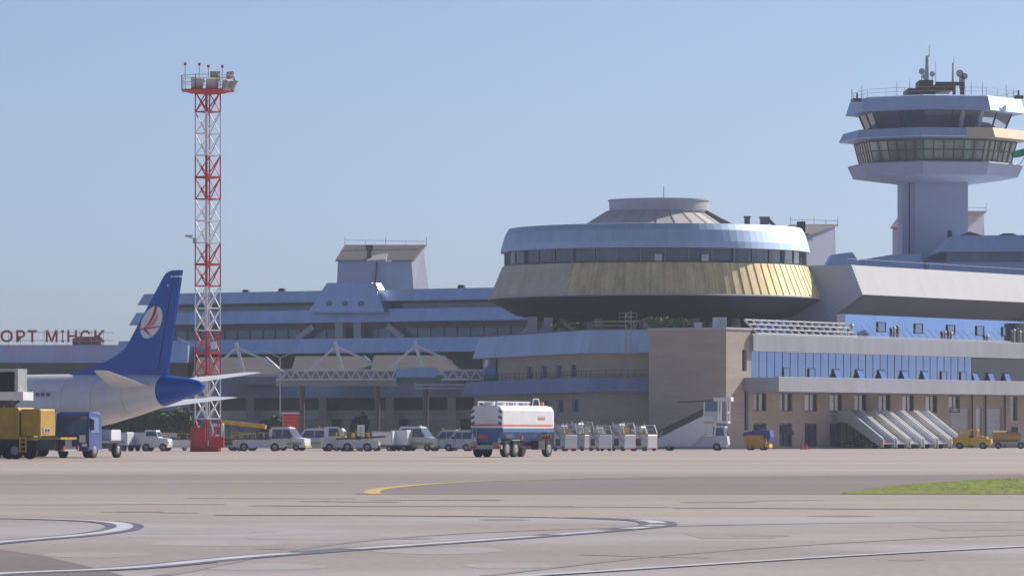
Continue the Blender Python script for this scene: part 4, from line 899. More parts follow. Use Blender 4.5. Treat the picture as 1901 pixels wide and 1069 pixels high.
# ------------------------------------------------------------------ vehicle helpers (forward = +X)
def wheel(root, x, y, r, w=.24):
    mb = MB(); n = 20
    mb.loft([[(x+rr*math.cos(2*math.pi*k/n), yy, r+rr*math.sin(2*math.pi*k/n)) for k in range(n)] for rr, yy in ((r*.93,y-w/2),(r,y-w*.36),(r,y+w*.36),(r*.93,y+w/2))])
    t = mb.build('wheel', M['rubber'], root, True); s = 1 if y > 0 else -1
    mb = MB(); mb.cyl((x,y+s*(w/2+.002),r),(x,y+s*(w/2+.03),r),r*.56,14,r*.4); mb.build('rim', M['rim'], t); return t
def veh(name, lab, cat, px, d, rz, group=None): q = G(px, d); return thing(name, lab, cat, (q.x, q.y, 0), rz, group)
def bx(root, name, m, *b):
    mb = MB(); mb.box(*b); return mb.build(name, M[m], root)
def rbox(root, name, m, x0, x1, y0, y1, z0, z1, c=.08):     # box with chamfered upright and top edges
    mb = MB()
    def rg(i, z): return [(x0+c+i,y0+i,z),(x1-c-i,y0+i,z),(x1-i,y0+c+i,z),(x1-i,y1-c-i,z),(x1-c-i,y1-i,z),(x0+c+i,y1-i,z),(x0+i,y1-c-i,z),(x0+i,y0+c+i,z)]
    mb.loft([rg(0,z0), rg(0,z1-c), rg(c*.7,z1)]); return mb.build(name, M[m], root)
def lamps(root, x, w, z, m='lampred', name='tail_light', s=.16):
    for y in (-w, w): bx(root, name, m, x-.03, x+.03, y-s/2, y+s/2, z-s*.6, z+s*.6)

# yellow tank truck at the left edge, tail towards the middle
t = veh('tank_truck', 'dirty yellow tank truck at the left edge with tail platform', 'truck', 18, 303, 161)
mb = MB(); mb.prof([(-1.2,1.25),(6.4,1.25),(6.4,3.05),(6.25,3.2),(-1.05,3.2),(-1.2,3.05)], -1.2, 1.2); tk = mb.build('tank_body', M['ochre'], t)
mb = MB()
for x in (-.9,.3,1.5,2.7,3.9,5.1): mb.box(x,x+.1,-1.23,1.23,1.3,3.1)
mb.build('tank_rib', M['ochre'], tk)
mb = MB(); 
for k in range(8): mb.box(-.9+k*.8,-.5+k*.8,1.0,1.15,3.202,3.3)
mb.build('roof_catwalk', M['dsteel'], tk)
rbox(t, 'rear_locker', 'ochre', -2.6,-1.25,-1.15,1.15,1.45,3.1)
bx(t, 'control_panel', 'steel', -2.64,-2.605,-.2,.75,1.6,1.95); bx(t, 'gauge_panel', 'dsteel', -2.67,-2.645,-.1,.1,1.68,1.88); bx(t, 'gauge_panel', 'dsteel', -2.67,-2.645,.3,.5,1.68,1.88)
bx(t, 'tail_platform', 'ochre', -4.0,-1.2,-1.2,1.2,1.22,1.36); bx(t, 'chassis', 'dsteel', -4.0,8,-.5,.5,.6,1.2); bx(t,'side_locker','dsteel',-3.6,-2.3,.55,1.15,.55,1.2)
mb = MB()
for y in (-.2,.2): mb.beam((-1.5+y,1.3,.45),(-1.5+y,1.3,1.4),.07)
for k in range(4): mb.beam((-1.7,1.3,.5+k*.28),(-1.3,1.3,.5+k*.28),.06)
mb.build('side_ladder', M['yellow'], t)
bx(t, 'rear_bumper', 'steel', -4.15,-4.02,-1.2,1.2,.5,.62); lamps(t, -4.16, 1.05, .68, s=.22)
bx(t,'orange_marker','lamporange',1.2,1.5,1.21,1.25,1.75,1.9)
for x in (-.9,.55,5.8):
    for y in (-1.05,1.05): wheel(t, x, y, .52, .32)
rbox(t, 'cab', 'ochre', 6.6,8.5,-1.2,1.2,.8,3.1)
# navy truck facing the viewer
t = veh('cab_over_truck', 'navy blue cab-over truck facing forward behind the yellow tank truck', 'truck', 158, 318, 250)
mb = MB(); mb.prof([(0,.55),(1.95,.55),(2.0,1.5),(1.85,2.85),(1.6,3.0),(.1,3.0),(0,2.8)], -1.22, 1.22, [0,0,0,.06,.15,.15,.06]); cab = mb.build('cab', M['bluecab'], t)
mb = MB(); mb.add([(2.02,-1.05,1.65),(2.02,1.05,1.65),(1.89,1.0,2.7),(1.89,-1.0,2.7)],[(0,1,2,3)]); mb.build('windscreen', M['glassd'], cab)
for s in (-1,1):
    mb = MB(); mb.add([(.5,s*1.235,1.65),(1.8,s*1.235,1.65),(1.7,s*1.19,2.65),(.5,s*1.19,2.65)],[(0,1,2,3)]); mb.build('side_window', M['glassb'], cab)
    mb = MB(); mb.beam((1.9,s*1.25,2.5),(2.1,s*1.55,2.5),.05); mb.box(2.05,2.13,s*1.5-.12,s*1.5+.12,1.8,2.5); mb.build('mirror', M['dsteel'], cab)
    bx(cab, 'headlight', 'plate', 2.03,2.06,s*.9-.18,s*.9+.18,.75,.95)
bx(cab, 'grille', 'dsteel', 2.005,2.03,-.7,.7,1.0,1.45); bx(cab, 'number_plate', 'plate', 2.06,2.08,-.3,.3,.6,.75); bx(cab, 'bumper', 'bluecab', 1.95,2.05,-1.2,1.2,.45,.72); bx(cab,'white_sign','plate',2.03,2.06,.55,.98,1.02,1.5)
bx(t, 'chassis', 'dsteel', -3.6,0,-.45,.45,.6,.95); 
mb = MB(); mb.prof([(-3.4,1.15),(-1.9,1.15),(-1.9,1.75),(-2.0,1.85),(-3.3,1.85),(-3.4,1.75)], -1.0, 1.0); mb.build('cargo_box', M['wveh'], t)
bx(t, 'deck', 'dsteel', -3.7,-.1,-1.15,1.15,.96,1.148)
for x in (1.1,-2.6):
    for y in (-1.05,1.05): wheel(t, x, y, .5, .32)
# raised catering truck at the left edge
t = veh('catering_truck', 'white lifted box truck with grey framed opening at the left edge', 'truck', -20, 314, 172)
rz = 3.72
bx(t, 'box_floor', 'wveh', -2.6,3.2,-1.3,1.5,rz,rz+.55); bx(t, 'box_roof', 'steel', -2.2,3.2,-1.25,1.25,5.55,5.75)
for x in (-2.2,-.35+.9,2.9): bx(t, 'box_post', 'steel', x,x+.22,1.02,1.24,rz+.55,5.55)
bx(t, 'box_wall', 'dark', -2.1,3.1,-1.2,-.2,rz+.55,5.548); bx(t, 'end_wall', 'steel', -2.2,-2.1,-1.2,1.0,rz+.55,5.548)
mb = MB()
for y in (-.9,.9): mb.beam((-1.8,y,1.3),(2.6,y,3.7),.16); mb.beam((2.6,y+.17,1.3),(-1.8,y+.17,3.7),.16)
mb.build('scissor_lift', M['dsteel'], t); bx(t,'bellows','soffit',-1.6,2.4,-.75,.75,1.3,3.7)
bx(t, 'chassis', 'dsteel', -2.6,6,-.9,.9,.6,1.28); rbox(t, 'cab', 'wveh', 4,6,-1.2,1.2,.7,2.9)
for x in (-1.5,5):
    for y in (-1.0,1.0): wheel(t, x, y, .48, .3)

# fuel bowser in the middle, rear towards the viewer
t = veh('fuel_tanker', 'white and blue fuel tanker with red stripe parked in the middle', 'tanker', 948, 331, 64)
def tsec(x, k=1.0):
    pts = [(-1.2,1.95),(-1.2,3.15),(-1.02,3.42),(-.7,3.5),(.7,3.5),(1.02,3.42),(1.2,3.15),(1.2,1.95)]
    return [(x, y*k, 2.6+(z-2.6)*k) for y, z in pts]
def bsec(x, k=1.0, zl=1.2): return [(x, y, z) for y, z in ((-1.2*k,1.948),(1.2*k,1.948),(1.2*k,1.7),(.75,zl),(-.75,zl),(-1.2*k,1.7))]
mb = MB(); mb.loft([tsec(-3.7,.97), tsec(-3.6), tsec(4.1), tsec(4.45,.94), tsec(4.6,.8)]); tk = mb.build('upper_tank', M['wpaint'], t)
mb = MB(); mb.loft([bsec(-3.65), bsec(-1.2), bsec(1.4,1,1.0), bsec(2.6,1,1.5), bsec(4.45,.95,1.72)]); mb.build('lower_tank', M['bluetank'], t)
for y in (-1.206,1.206): bx(tk, 'red_stripe', 'orange', -3.6,4.1,min(y,y*.998),max(y,y*.998)+0,2.08,2.2)
bx(tk, 'red_stripe', 'orange', -3.72,-3.7,-1.1,1.1,2.12,2.22)
for y in (-1,1):
    mb = MB()
    for k in range(3): z = 2.15+k*.4; a = .9*y; b = 1.16*y; mb.add([(-3.715,a,z+.12),(-3.715,b,z-.02),(-3.715,b,z+.14),(-3.715,a,z+.28)],[(0,1,2,3)])
    mb.build('hazard_stripe', M['dsteel'], tk)
mb = MB(); 
for k, (x, h) in enumerate(((1.75,.22),(1.92,.3),(2.1,.22),(2.26,.3),(2.42,.26),(2.6,.2),(2.75,.28))): mb.add([(x,-1.212,2.5),(x+.12,-1.212,2.5),(x+.12,-1.212,2.5+h),(x,-1.212,2.5+h*.8)],[(0,1,2,3)])
mb.build('red_company_mark', mat('faded_red_print', (.62,.26,.28), .6), tk)
mb = MB()
for x in (-3.3,-1.6,.2,2.0): mb = MB(); mb.cyl((x,0,3.5),(x,0,3.72),.38,14); mb.build('manhole', M['wpaint'], tk)
mb = MB()
for y in (-.72,.72): 
    mb.beam((-3.6,y,3.72),(1.5,y,3.72),.09)
    for k in range(7): mb.beam((-3.5+k*.8,y,3.48),(-3.5+k*.8,y,3.72),.07)
mb.beam((1.9,-.7,3.48),(2.1,-.7,3.95),.06); mb.beam((2.1,-.7,3.95),(2.9,-.7,3.95),.06); mb.beam((2.9,-.7,3.95),(3.1,-.7,3.48),.06); mb.build('roof_rail', M['wpaint'], tk)
bx(tk, 'beacon_lamp', 'lamporange', 3.6,3.8,-.7,-.5,3.5,3.75)
bx(t, 'chassis', 'dsteel', -3.6,4.2,-.5,.5,.75,1.15)
bx(t, 'rear_cabinet', 'bluetank', -3.66,-3.2,-.85,.85,1.0,1.69); bx(t, 'rear_bumper', 'steel', -3.95,-3.75,-1.22,1.22,.55,.82)
bx(t,'under_run','dsteel',-3.8,-3.3,-.8,.8,.6,.98)
bx(t, 'orange_sign', 'orange', -3.72,-3.68,-.1,.65,1.28,1.5)
for y in (-.85,.85): bx(t, 'yellow_marker', 'olive', -3.97,-3.952,y-.3,y+.3,.86,1.0); bx(t, 'tail_light', 'lampred', -3.975,-3.955,y-.22,y+.22,.6,.75)
mb = MB()
for y in (.72,1.0): mb.beam((-3.75,y,.9),(-3.75,y,2.0),.05)
for k in range(4): mb.beam((-3.75,.72,1.0+.28*k),(-3.75,1.0,1.0+.28*k),.05)
mb.build('rear_ladder', M['steel'], t)
bx(t, 'valve_cabinet', 'dsteel', 2.0,3.0,-1.15,-.6,.5,1.1)
bx(t, 'orange_sign', 'orange', 3.9,3.95,-1.15,-.5,1.25,1.55)
mb = MB()
for k in range(4): mb.cyl((2.6+.35*k,-1.05,1.45),(2.75+.35*k,-.7,1.75),.07,8)
mb.build('valve_pipes', M['steel'], t); bx(t, 'front_drawbar', 'dsteel', 3.9,5.6,-.25,.25,.75,1.0)
for x in (-2.9,-1.6,3.6):
    for y in (-1.0,1.0): wheel(t, x, y, .54, .34)
bx(t, 'mudguard', 'steel', -2.2,-1.0,-1.2,-.85,1.12,1.18); bx(t,'red_valve','lampred',-.8,-.6,-1.22,-1.1,1.2,1.42)

# ------------------------------------------------------------------ low ground-equipment carriers, carts and vans
def belt_loader(lab, px, d, rz, body='wveh', belt='dsteel', tilt=.06, L=4.6, railc='yellow', group='belt loaders on the apron', seat=True):
    t = veh('belt_loader', lab, 'belt loader', px, d, rz, group); h = L/2
    mb = MB(); mb.prof([(-h,.32),(h-.25,.32),(h,.55),(h,.95),(h-.9,1.05),(-h+.3,1.05),(-h,.9)], -.95, .95); mb.build('body', M[body], t)
    x0, x1 = -h-.4, h+.5; z0 = 1.12; z1 = z0+(x1-x0)*tilt
    mb = MB(); mb.beam((x0,.45,z0),(x1,.45,z1),.75,.16); bl = mb.build('conveyor_belt', M[belt], t)
    for y in (.05,.85): 
        mb = MB(); mb.beam((x0,y,z0+.6),(x1-1.5,y,z1+.35),.06)
        for k in range(5): a = k/4; x = x0+(x1-1.5-x0)*a; mb.beam((x,y,z0+(z1-z0)*a),(x,y,z0+.6+(z1-z0-.25)*a),.05)
        mb.build('side_rail', M[railc], bl)
    if seat:
        bx(t, 'seat', 'dsteel', -.3,.2,-.8,-.25,1.06,1.4); bx(t, 'seat_back', 'dsteel', -.42,-.3,-.8,-.25,1.2,1.95)
        mb = MB(); mb.cyl((.85,-.5,1.06),(.7,-.5,1.5),.04,8); mb.cyl((.7,-.5,1.5),(.69,-.5,1.53),.22,14); mb.build('steering_wheel', M['dsteel'], t)
    lamps(t, h+.01, .7, .75, 'plate', 'headlight'); bx(t, 'bumper', 'dsteel', h-.05,h+.1,-.9,.9,.3,.48)
    for x in (-h+.75,h-1.05):
        for y in (-.85,.85): wheel(t, x, y, .40, .24)
    return t
belt_loader('low pale belt loader with yellow rails left of the mast foot', 342, 452, 3, 'wveh', 'dsteel', .02)
belt_loader('low pale belt loader parked right of the mast foot', 484, 446, 4, 'gveh', 'dsteel', .03, railc='olive')
belt_loader('low pale belt loader beside the white upright sign', 668, 446, -4, 'gveh', 'dsteel', .05, 3.6)
t = belt_loader('yellow belt loader with long raised conveyor behind the mast foot', 448, 462, 176, 'ochre', 'yellow', .0, 3.6, 'yellow', seat=False)
mb = MB(); mb.beam((-2.3,-.4,2.25),(2.2,-.4,2.75),.9,.34); mb.build('raised_conveyor', M['yellow'], t)
mb = MB(); mb.beam((-2.1,-.4,2.46),(1.6,-.4,2.87),.6,.08); mb.build('belt_surface', M['cream'], t)
mb = MB(); mb.beam((-1.2,-.4,1.0),(.6,-.4,2.4),.14); mb.beam((1.0,-.4,1.0),(1.4,-.4,2.5),.14); mb.build('lifting_arm', M['dsteel'], t)
rbox(t, 'cab', 'wveh', 1.6,2.7,-.2,.95,1.0,2.6); bx(t, 'cab_window', 'glassd', 1.85,2.5,.952,.965,1.6,2.3)
def van(lab, px, d, rz, L=4.6, H=2.0, col='wveh', kind='van', name='van', group='vans on the apron', wheels=.34, hood=.9, lower=None, w=.9):
    t = veh(name, lab, kind, px, d, rz, group); h = L/2; zb = .32; zw = zb+(H-zb)*.48
    P = [(-h,zb+.1),(-h+.1,zb),(h-.15,zb),(h,zb+.2),(h-.03,zw-.12),(h-hood,zw+.02),(h-hood-.62,H-.1),(h-hood-.9,H),(-h+.25,H),(-h+.04,H-.25),(-h,zw)]
    ins = [0,0,0,.05,.05,.02,.13,.18,.18,.12,.02]
    mb = MB(); mb.prof(P, -w, w, ins); b = mb.build('body', M[col], t)
    for s in (-1,1):
        n = 3 if L > 4.2 else 2; xa, xb = -h+.3, h-hood-.3
        for k in range(n):
            a = xa+(xb-xa)*k/n+.05; c = xa+(xb-xa)*(k+1)/n-.05; c2 = c-(.35 if k == n-1 else 0)
            mb = MB(); mb.add([(a,s*(w+.005),zw+.04),(c,s*(w+.005),zw+.04),(c2,s*(w-.09),H-.22),(a,s*(w-.09),H-.22)],[(0,1,2,3)]); mb.build('side_window', M['glassd'], b)
        bx(b, 'door_handle', 'dsteel', .1,.28,s*w-.012,s*w+.012,zw-.12,zw-.08)
    mb = MB(); mb.add([(h-hood+.02,-w*.9,zw+.05),(h-hood+.02,w*.9,zw+.05),(h-hood-.56,w*.8,H-.14),(h-hood-.56,-w*.8,H-.14)],[(0,1,2,3)]); mb.build('windscreen', M['glassd'], b)
    mb = MB(); mb.add([(-h-.005,-w*.85,zw+.05),(-h-.005,w*.85,zw+.05),(-h+.03,w*.78,H-.3),(-h+.03,-w*.78,H-.3)],[(0,1,2,3)]); mb.build('rear_window', M['glassd'], b)
    lamps(b, -h, w*.84, zw-.2, s=.2); lamps(b, h, w*.75, zb+.35, 'plate', 'headlight')
    bx(b, 'bumper', lower or 'dsteel', h-.06,h+.07,-w*.95,w*.95,zb-.02,zb+.2); bx(b, 'bumper', lower or 'dsteel', -h-.07,-h+.06,-w*.95,w*.95,zb-.02,zb+.2)
    for s in (-1,1):
        for x in (-h+L*.36, h-hood-.45): bx(b, 'door_seam', 'dsteel', x-.012, x+.012, min(s*w,s*(w+.006)), max(s*w,s*(w+.006)), zb+.1, zw+.02)
        bx(b, 'wing_mirror', 'dsteel', h-hood-.42, h-hood-.28, min(s*(w+.01),s*(w+.2)), max(s*(w+.01),s*(w+.2)), zw+.05, zw+.25)
    bx(b, 'roof_beacon', 'lamporange', -.1, .1, -.12, .12, H, H+.14); bx(b, 'number_plate', 'plate', -h-.085, -h-.072, -.26, .26, zb+.22, zb+.33)
    if lower: bx(b, 'side_stripe', lower, -h+.3,h-.3,-w-.01,w+.01,zb+.25,zb+.5)
    for x in (-h+.85,h-.85):
        for y in (-w+.1,w-.1): wheel(t, x, y, wheels, .22)
    return t
van('white and olive pickup cab van facing right behind the belt loader', 538, 462, -18, 3.6, 2.25, 'wveh', lower='olive')
t = van('white minibus with dark windows parked beyond the row of carts', 592, 476, 172, 5.2, 2.15, 'wveh', 'minibus', 'minibus', None, .36, .7, lower='olive')
van('white van with yellow lower panels facing right beside the cart', 780, 456, -20, 3.8, 2.3, 'wveh', lower='olive')
van('small white van with open look next to the fuel tanker', 852, 452, 170, 3.4, 1.95, 'gveh')
van('grey white van standing behind the small white van', 822, 456, 174, 3.2, 2.0, 'gveh')
def tug(lab, px, d, rz, col='wveh', name='tow_tractor', group='white tow tractors', H=2.25):
    t = veh(name, lab, 'tow tractor', px, d, rz, group)
    mb = MB(); mb.prof([(-1.3,.35),(1.2,.35),(1.3,.6),(1.25,1.15),(.35,1.25),(-1.3,1.25)], -.75, .75); mb.build('body', M[col], t)
    mb = MB(); mb.prof([(-1.0,1.252),(.35,1.252),(.1,H),(-.95,H)], -.7, .7, [0,0,.08,.08]); cb = mb.build('cab', M[col], t)
    for s in (-1,1):
        mb = MB(); mb.add([(-.85,s*.705,1.4),(.2,s*.705,1.4),(.05,s*.64,H-.15),(-.82,s*.64,H-.15)],[(0,1,2,3)]); mb.build('side_window', M['glassd'], cb)
    mb = MB(); mb.add([(.335,-.6,1.35),(.335,.6,1.35),(.14,.55,H-.12),(.14,-.55,H-.12)],[(0,1,2,3)]); mb.build('windscreen', M['glassd'], cb)
    lamps(t, 1.31, .55, .8, 'plate', 'headlight')
    for x in (-.8,.8):
        for y in (-.68,.68): wheel(t, x, y, .36, .22)
    return t
tug('white tow tractor with square cab left of the white upright sign', 624, 448, 14)
tug('white tow tractor at the right end of the covered carts', 291, 449, -12, H=1.95)
def cart(lab, px, d, rz, col='gveh', L=2.1, H=1.75, z0=.55, cloth='wveh'):
    t = veh('baggage_cart', lab, 'baggage cart', px, d, rz, 'covered baggage carts'); h = L/2
    bx(t, 'deck', 'dsteel', -h,h,-.75,.75,.45,.55); rbox(t, 'box', col, -h+.03,h-.03,-.72,.72,.552,H, .05)
    bx(t, 'curtain', cloth, -h+.12,h-.12,-.735,-.722,.62,H-.15); bx(t, 'end_panel', cloth, h-.03,h-.01,-.62,.62,.62,H-.12)
    mb = MB(); mb.beam((h,0,.42),(h+.8,0,.35),.07); mb.build('tow_bar', M['dsteel'], t)
    for x in (-h+.35,h-.35):
        for y in (-.62,.62): wheel(t, x, y, .25, .16)
    return t
cart('grey baggage cart next to the navy truck', 224, 449, -24); cart('grey baggage cart coupled to the white tow tractor', 262, 450, -24)
cart('grey boxy cart right of the white upright sign', 712, 454, -10, 'gveh', 2.0, 1.85); cart('white boxy cart beside the white van with yellow panels', 745, 455, -20, 'wveh', 1.7, 1.95)
def dolly(lab, px, d, rz, load, lm):
    t = veh('baggage_dolly', lab, 'dolly', px, d, rz, 'open baggage dollies')
    bx(t, 'deck', 'steel', -1.5,1.5,-.72,.72,.42,.52); mb = MB()
    for y in (-.7,.7):
        for x in (-1.45,-.5,.5,1.45): mb.beam((x,y,.52),(x,y,1.25),.05)
        mb.beam((-1.45,y,1.25),(1.45,y,1.25),.05); mb.beam((-1.45,y,.9),(1.45,y,.9),.04)
    mb.build('rail', M['olive'], t)
    for k, (x0, x1, h, m) in enumerate(load): rbox(t, 'luggage', m, x0, x1, -.55, .5-.1*k, .521, h, .04)
    mb = MB(); mb.beam((1.5,0,.42),(2.3,0,.3),.06); mb.build('tow_bar', M['dsteel'], t)
    for x in (-1.05,1.05):
        for y in (-.6,.6): wheel(t, x, y, .22, .14)
dolly('open baggage dolly with grey bags behind the low loader by the sign', 706, 462, 6, ((-1.2,-.3,1.2,'gveh'),(-.1,.7,1.5,'tan'),(.8,1.3,1.0,'bluetank')), 0)
dolly('open baggage dolly with yellow rails behind the white tow tractor', 646, 458, -4, ((-1.1,-.2,1.4,'tan'),(.1,1.1,1.1,'gveh')), 0)
dolly('open baggage dolly between the mast foot and yellow conveyor', 424, 456, 8, ((-1.0,.2,1.3,'dsteel'),(.4,1.2,1.1,'wveh')), 0)
dolly('open baggage dolly left of the fuel tanker near the vans', 866, 462, 0, ((-1.0,.0,1.5,'red'),(.2,1.2,1.2,'gveh')), 0)
dolly('open baggage dolly with pale load left of the low loader', 322, 462, 5, ((-1.2,.3,1.7,'gveh'),(.5,1.2,1.4,'olive')), 0)
# upright sign, bollards, red kiosk, cones
t = veh('upright_sign', 'narrow white upright sign board between yellow posts', 'sign', 670, 452, 0)
bx(t, 'board', 'wveh', -.33,.33,-.1,.1,.9,2.45); bx(t, 'foot', 'dsteel', -.2,.2,-.08,.08,0,.898); 
mb = MB()
for k in range(5): z = 2.2-k*.24; mb.box(-.16,.16,-.125,-.101,z-.14,z)
mb.build('grey_lettering', M['steel'], t)
for i, (px, lab) in enumerate(((655,'yellow post left of the white upright sign'),(683,'yellow post right of the white upright sign'))):
    t = veh('bollard', lab, 'bollard', px, 452, 0, 'yellow posts by the sign'); mb = MB(); mb.cyl((0,0,0),(0,0,1.6),.15,12); mb.cyl((0,0,1.6),(0,0,1.68),.15,12,.05); mb.build('post', M['yellow'], t); mb = MB(); mb.cyl((0,0,0),(0,0,.06),.3,12); mb.build('base', M['dsteel'], t)
t = veh('red_kiosk', 'red ribbed kiosk tower standing behind the parked vans', 'kiosk', 539, 520, 12)
bx(t, 'body', 'red', -.75,.75,-.7,.7,.1,3.75); 
mb = MB()
for k in range(9): mb.box(-.78,.78,-.73,.73,.6+k*.34,.72+k*.34)
mb.build('rib', M['orange'], t); bx(t, 'roof', 'wveh', -.85,.85,-.8,.8,3.752,3.9)
for px, lab in ((1489,'orange traffic cone left one of the pair by the office wall'),(1497,'orange traffic cone right one of the pair by the office wall')):
    t = veh('traffic_cone', lab, 'traffic cone', px, 505, 0, 'pair of traffic cones by the office'); mb = MB(); mb.cyl((0,0,.04),(0,0,.62),.17,12,.03); mb.build('cone', M['orange'], t); bx(t, 'base', 'dsteel', -.22,.22,-.22,.22,0,.04)

# ------------------------------------------------------------------ towable ground units in a row
def unit(lab, px, d, rz, i=0):
    e = (0,.22,-.18,.12,-.1)[i]
    t = veh('ground_unit', lab, 'ground unit', px, d, rz, 'towable white ground units by the office')
    bx(t, 'cabinet', 'gveh', -.9,.78,-.7,.7,.28,1.5); rbox(t, 'front_panel', 'wveh', .782,.95,-.68,.68,.2,1.5,.04); bx(t, 'red_trim', 'lampred', .952,.965,-.6,.6,.2,.27)
    bx(t, 'side_hatch', 'dsteel', -.6,.1,-.715,-.702,.5,1.15)
    bx(t, 'top_deck', 'timber', -1.9,.9,-.72,.72,1.52,1.62)
    mb = MB()
    for y in (-.7,.7): mb.beam((.7,y,.9),(-1.1,y,1.95),.17); mb.beam((.85,y,1.62),(.5,y,2.55+e),.07); mb.beam((-.5,y,1.62),(-.8,y,2.6+e),.06); mb.beam((-1.8,y,1.62),(-1.9,y,2.3-e),.06); mb.beam((-1.9,y,2.25-e),(.5,y,2.5+e),.05); mb.beam((-1.85,y,2.0),(.65,y,2.05),.045)
    mb.beam((.5,-.7,2.5+e),(.5,.7,2.5+e),.05); mb.build('guard_frame', M['steel'], t)
    rbox(t, 'tank', 'gveh', -.9-e,-.2,-.45,.45,1.625,2.4+e,.1); bx(t, 'yellow_box', ('tan','olive','gveh','tan','ochre')[i], .1+e,.45+e,-.4,.1+e,1.625,2.1+e)
    for x in (-.75,.55):
        for y in (-.62,.62): wheel(t, x, y, .24, .16)
    return t
for i, (px, d, lab) in enumerate(((1050,452,'towable white unit just right of the fuel tanker'),(1082,462,'second towable white unit from the fuel tanker with dark hatch'),(1115,455,'middle towable white unit of the row'),(1158,457,'towable white unit second from the stair truck'),(1198,459,'towable white unit next to the stair truck'))): unit(lab, px, d, (-55,-47,-60,-50,-44)[i], i)

# ------------------------------------------------------------------ stair truck
t = veh('stair_truck', 'grey white self propelled passenger stairs with canopy', 'stair truck', 1290, 466, -10)
mb = MB(); mb.prof([(-3.9,.55),(-3.4,.42),(-.2,.42),(1.9,2.35),(1.9,3.25),(.9,3.3),(-3.75,1.0)], -.95, -.87); mb.build('side_panel', M['wveh'], t)
mb = MB(); mb.prof([(-3.9,.55),(-3.4,.42),(-.2,.42),(1.9,2.35),(1.9,3.25),(.9,3.3),(-3.75,1.0)], .87, .95); mb.build('side_panel', M['wveh'], t)
mb = MB()
for k in range(15): x = -3.7+k*.31; mb.box(x,x+.31,-.868,.868,.6+k*.14,.64+k*.14)
mb.build('steps', M['steel'], t)
mb = MB(); 
for y in (-.91,.91): mb.beam((-3.8,y,1.7),(.9,y,3.95),.07); [mb.beam((-3.6+k*.9,y,1.0+k*.43),(-3.6+k*.9,y,1.8+k*.43),.05) for k in range(6)]
mb.build('handrail', M['dsteel'], t)
mb = MB(); mb.add([(-3.0,-.93,1.45),(.9,-.93,3.3),(.9,-.93,3.95),(-3.0,-.93,2.1)],[(0,1,2,3)]); mb.build('balustrade_glass', M['soffit'], t)
bx(t, 'platform', 'wveh', .9,3.3,-.95,.95,2.62,2.8)
for x in (1.0,2.35,3.2):
    for y in (-.9,.9): mb = MB(); mb.beam((x,y,2.8),(x+.05,y,4.8),.13); mb.build('canopy_post', M['wveh'], t)
rbox(t, 'lift_housing', 'wveh', .1,1.85,-.84,.84,1.31,2.6,.06); bx(t, 'glazed_side', 'glasst', 1.06,2.3,-.92,-.9,3.76,4.68); bx(t, 'front_rail', 'wveh', 3.15,3.22,-.85,.85,3.6,3.7); bx(t, 'housing_hatch', 'steel', .5,1.2,-.86,-.845,1.5,2.2)
bx(t, 'platform_wall', 'gveh', 1.0,2.3,-.93,-.89,2.8,3.75); bx(t, 'platform_wall', 'gveh', 1.0,2.3,.89,.93,2.8,3.75)
mb = MB(); mb.prof([(-1.6,4.56),(1.9,4.72),(1.9,4.86),(-1.6,4.68)], -.98, .98); mb.build('rear_canopy', M['soffit'], t); rbox(t, 'canopy', 'wveh', 1.92,3.6,-1.05,1.05,4.72,5.1,.06)
mb = MB(); mb.prof([(-3.6,.35),(3.1,.35),(3.3,.6),(3.2,1.3),(-.4,1.2),(-3.5,.75)], -.85, .85); mb.build('chassis', M['gveh'], t)
mb = MB(); mb.prof([(1.9,1.3),(3.2,1.3),(3.0,2.35),(2.0,2.35)], -.85, .85, [0,0,.08,.08]); cb = mb.build('cab', M['wveh'], t)
mb = MB(); mb.add([(3.21,-.75,1.4),(3.21,.75,1.4),(3.03,.7,2.2),(3.03,-.7,2.2)],[(0,1,2,3)]); mb.build('windscreen', M['glassb'], cb)
mb = MB(); mb.add([(2.1,-.86,1.4),(2.95,-.86,1.4),(2.85,-.79,2.2),(2.15,-.79,2.2)],[(0,1,2,3)]); mb.build('side_window', M['glassd'], cb)
bx(t, 'yellow_box', 'olive', .55,.85,-.9,-.86,1.3,1.75); 
mb = MB(); mb.beam((.2,-.5,1.2),(1.6,-.5,2.6),.14); mb.beam((1.5,.5,1.2),(1.6,.5,2.6),.14); mb.build('lift_strut', M['dsteel'], t)
for x in (-2.4,2.2):
    for y in (-.8,.8): wheel(t, x, y, .37, .24)
# covered ochre and blue unit
t = veh('ground_heater', 'ochre box trailer under a violet blue tarpaulin by the wall', 'trailer', 1407, 478, -15)
rbox(t, 'box', 'amber', -1.1,.75,-.8,.8,.25,1.5); 
mb = MB(); mb.prof([(-1.3,1.35),(-1.25,1.75),(.2,2.0),(1.35,1.95),(1.45,1.3),(1.2,.75),(1.0,1.2),(.78,1.49),(-1.15,1.505)], -.86, .86); mb.build('tarpaulin', M['bluetarp'], t); bx(t,'fender','yellow',.8,1.3,-.7,.7,.25,.62)
for x in (-.7,.6):
    for y in (-.7,.7): wheel(t, x, y, .28, .18)
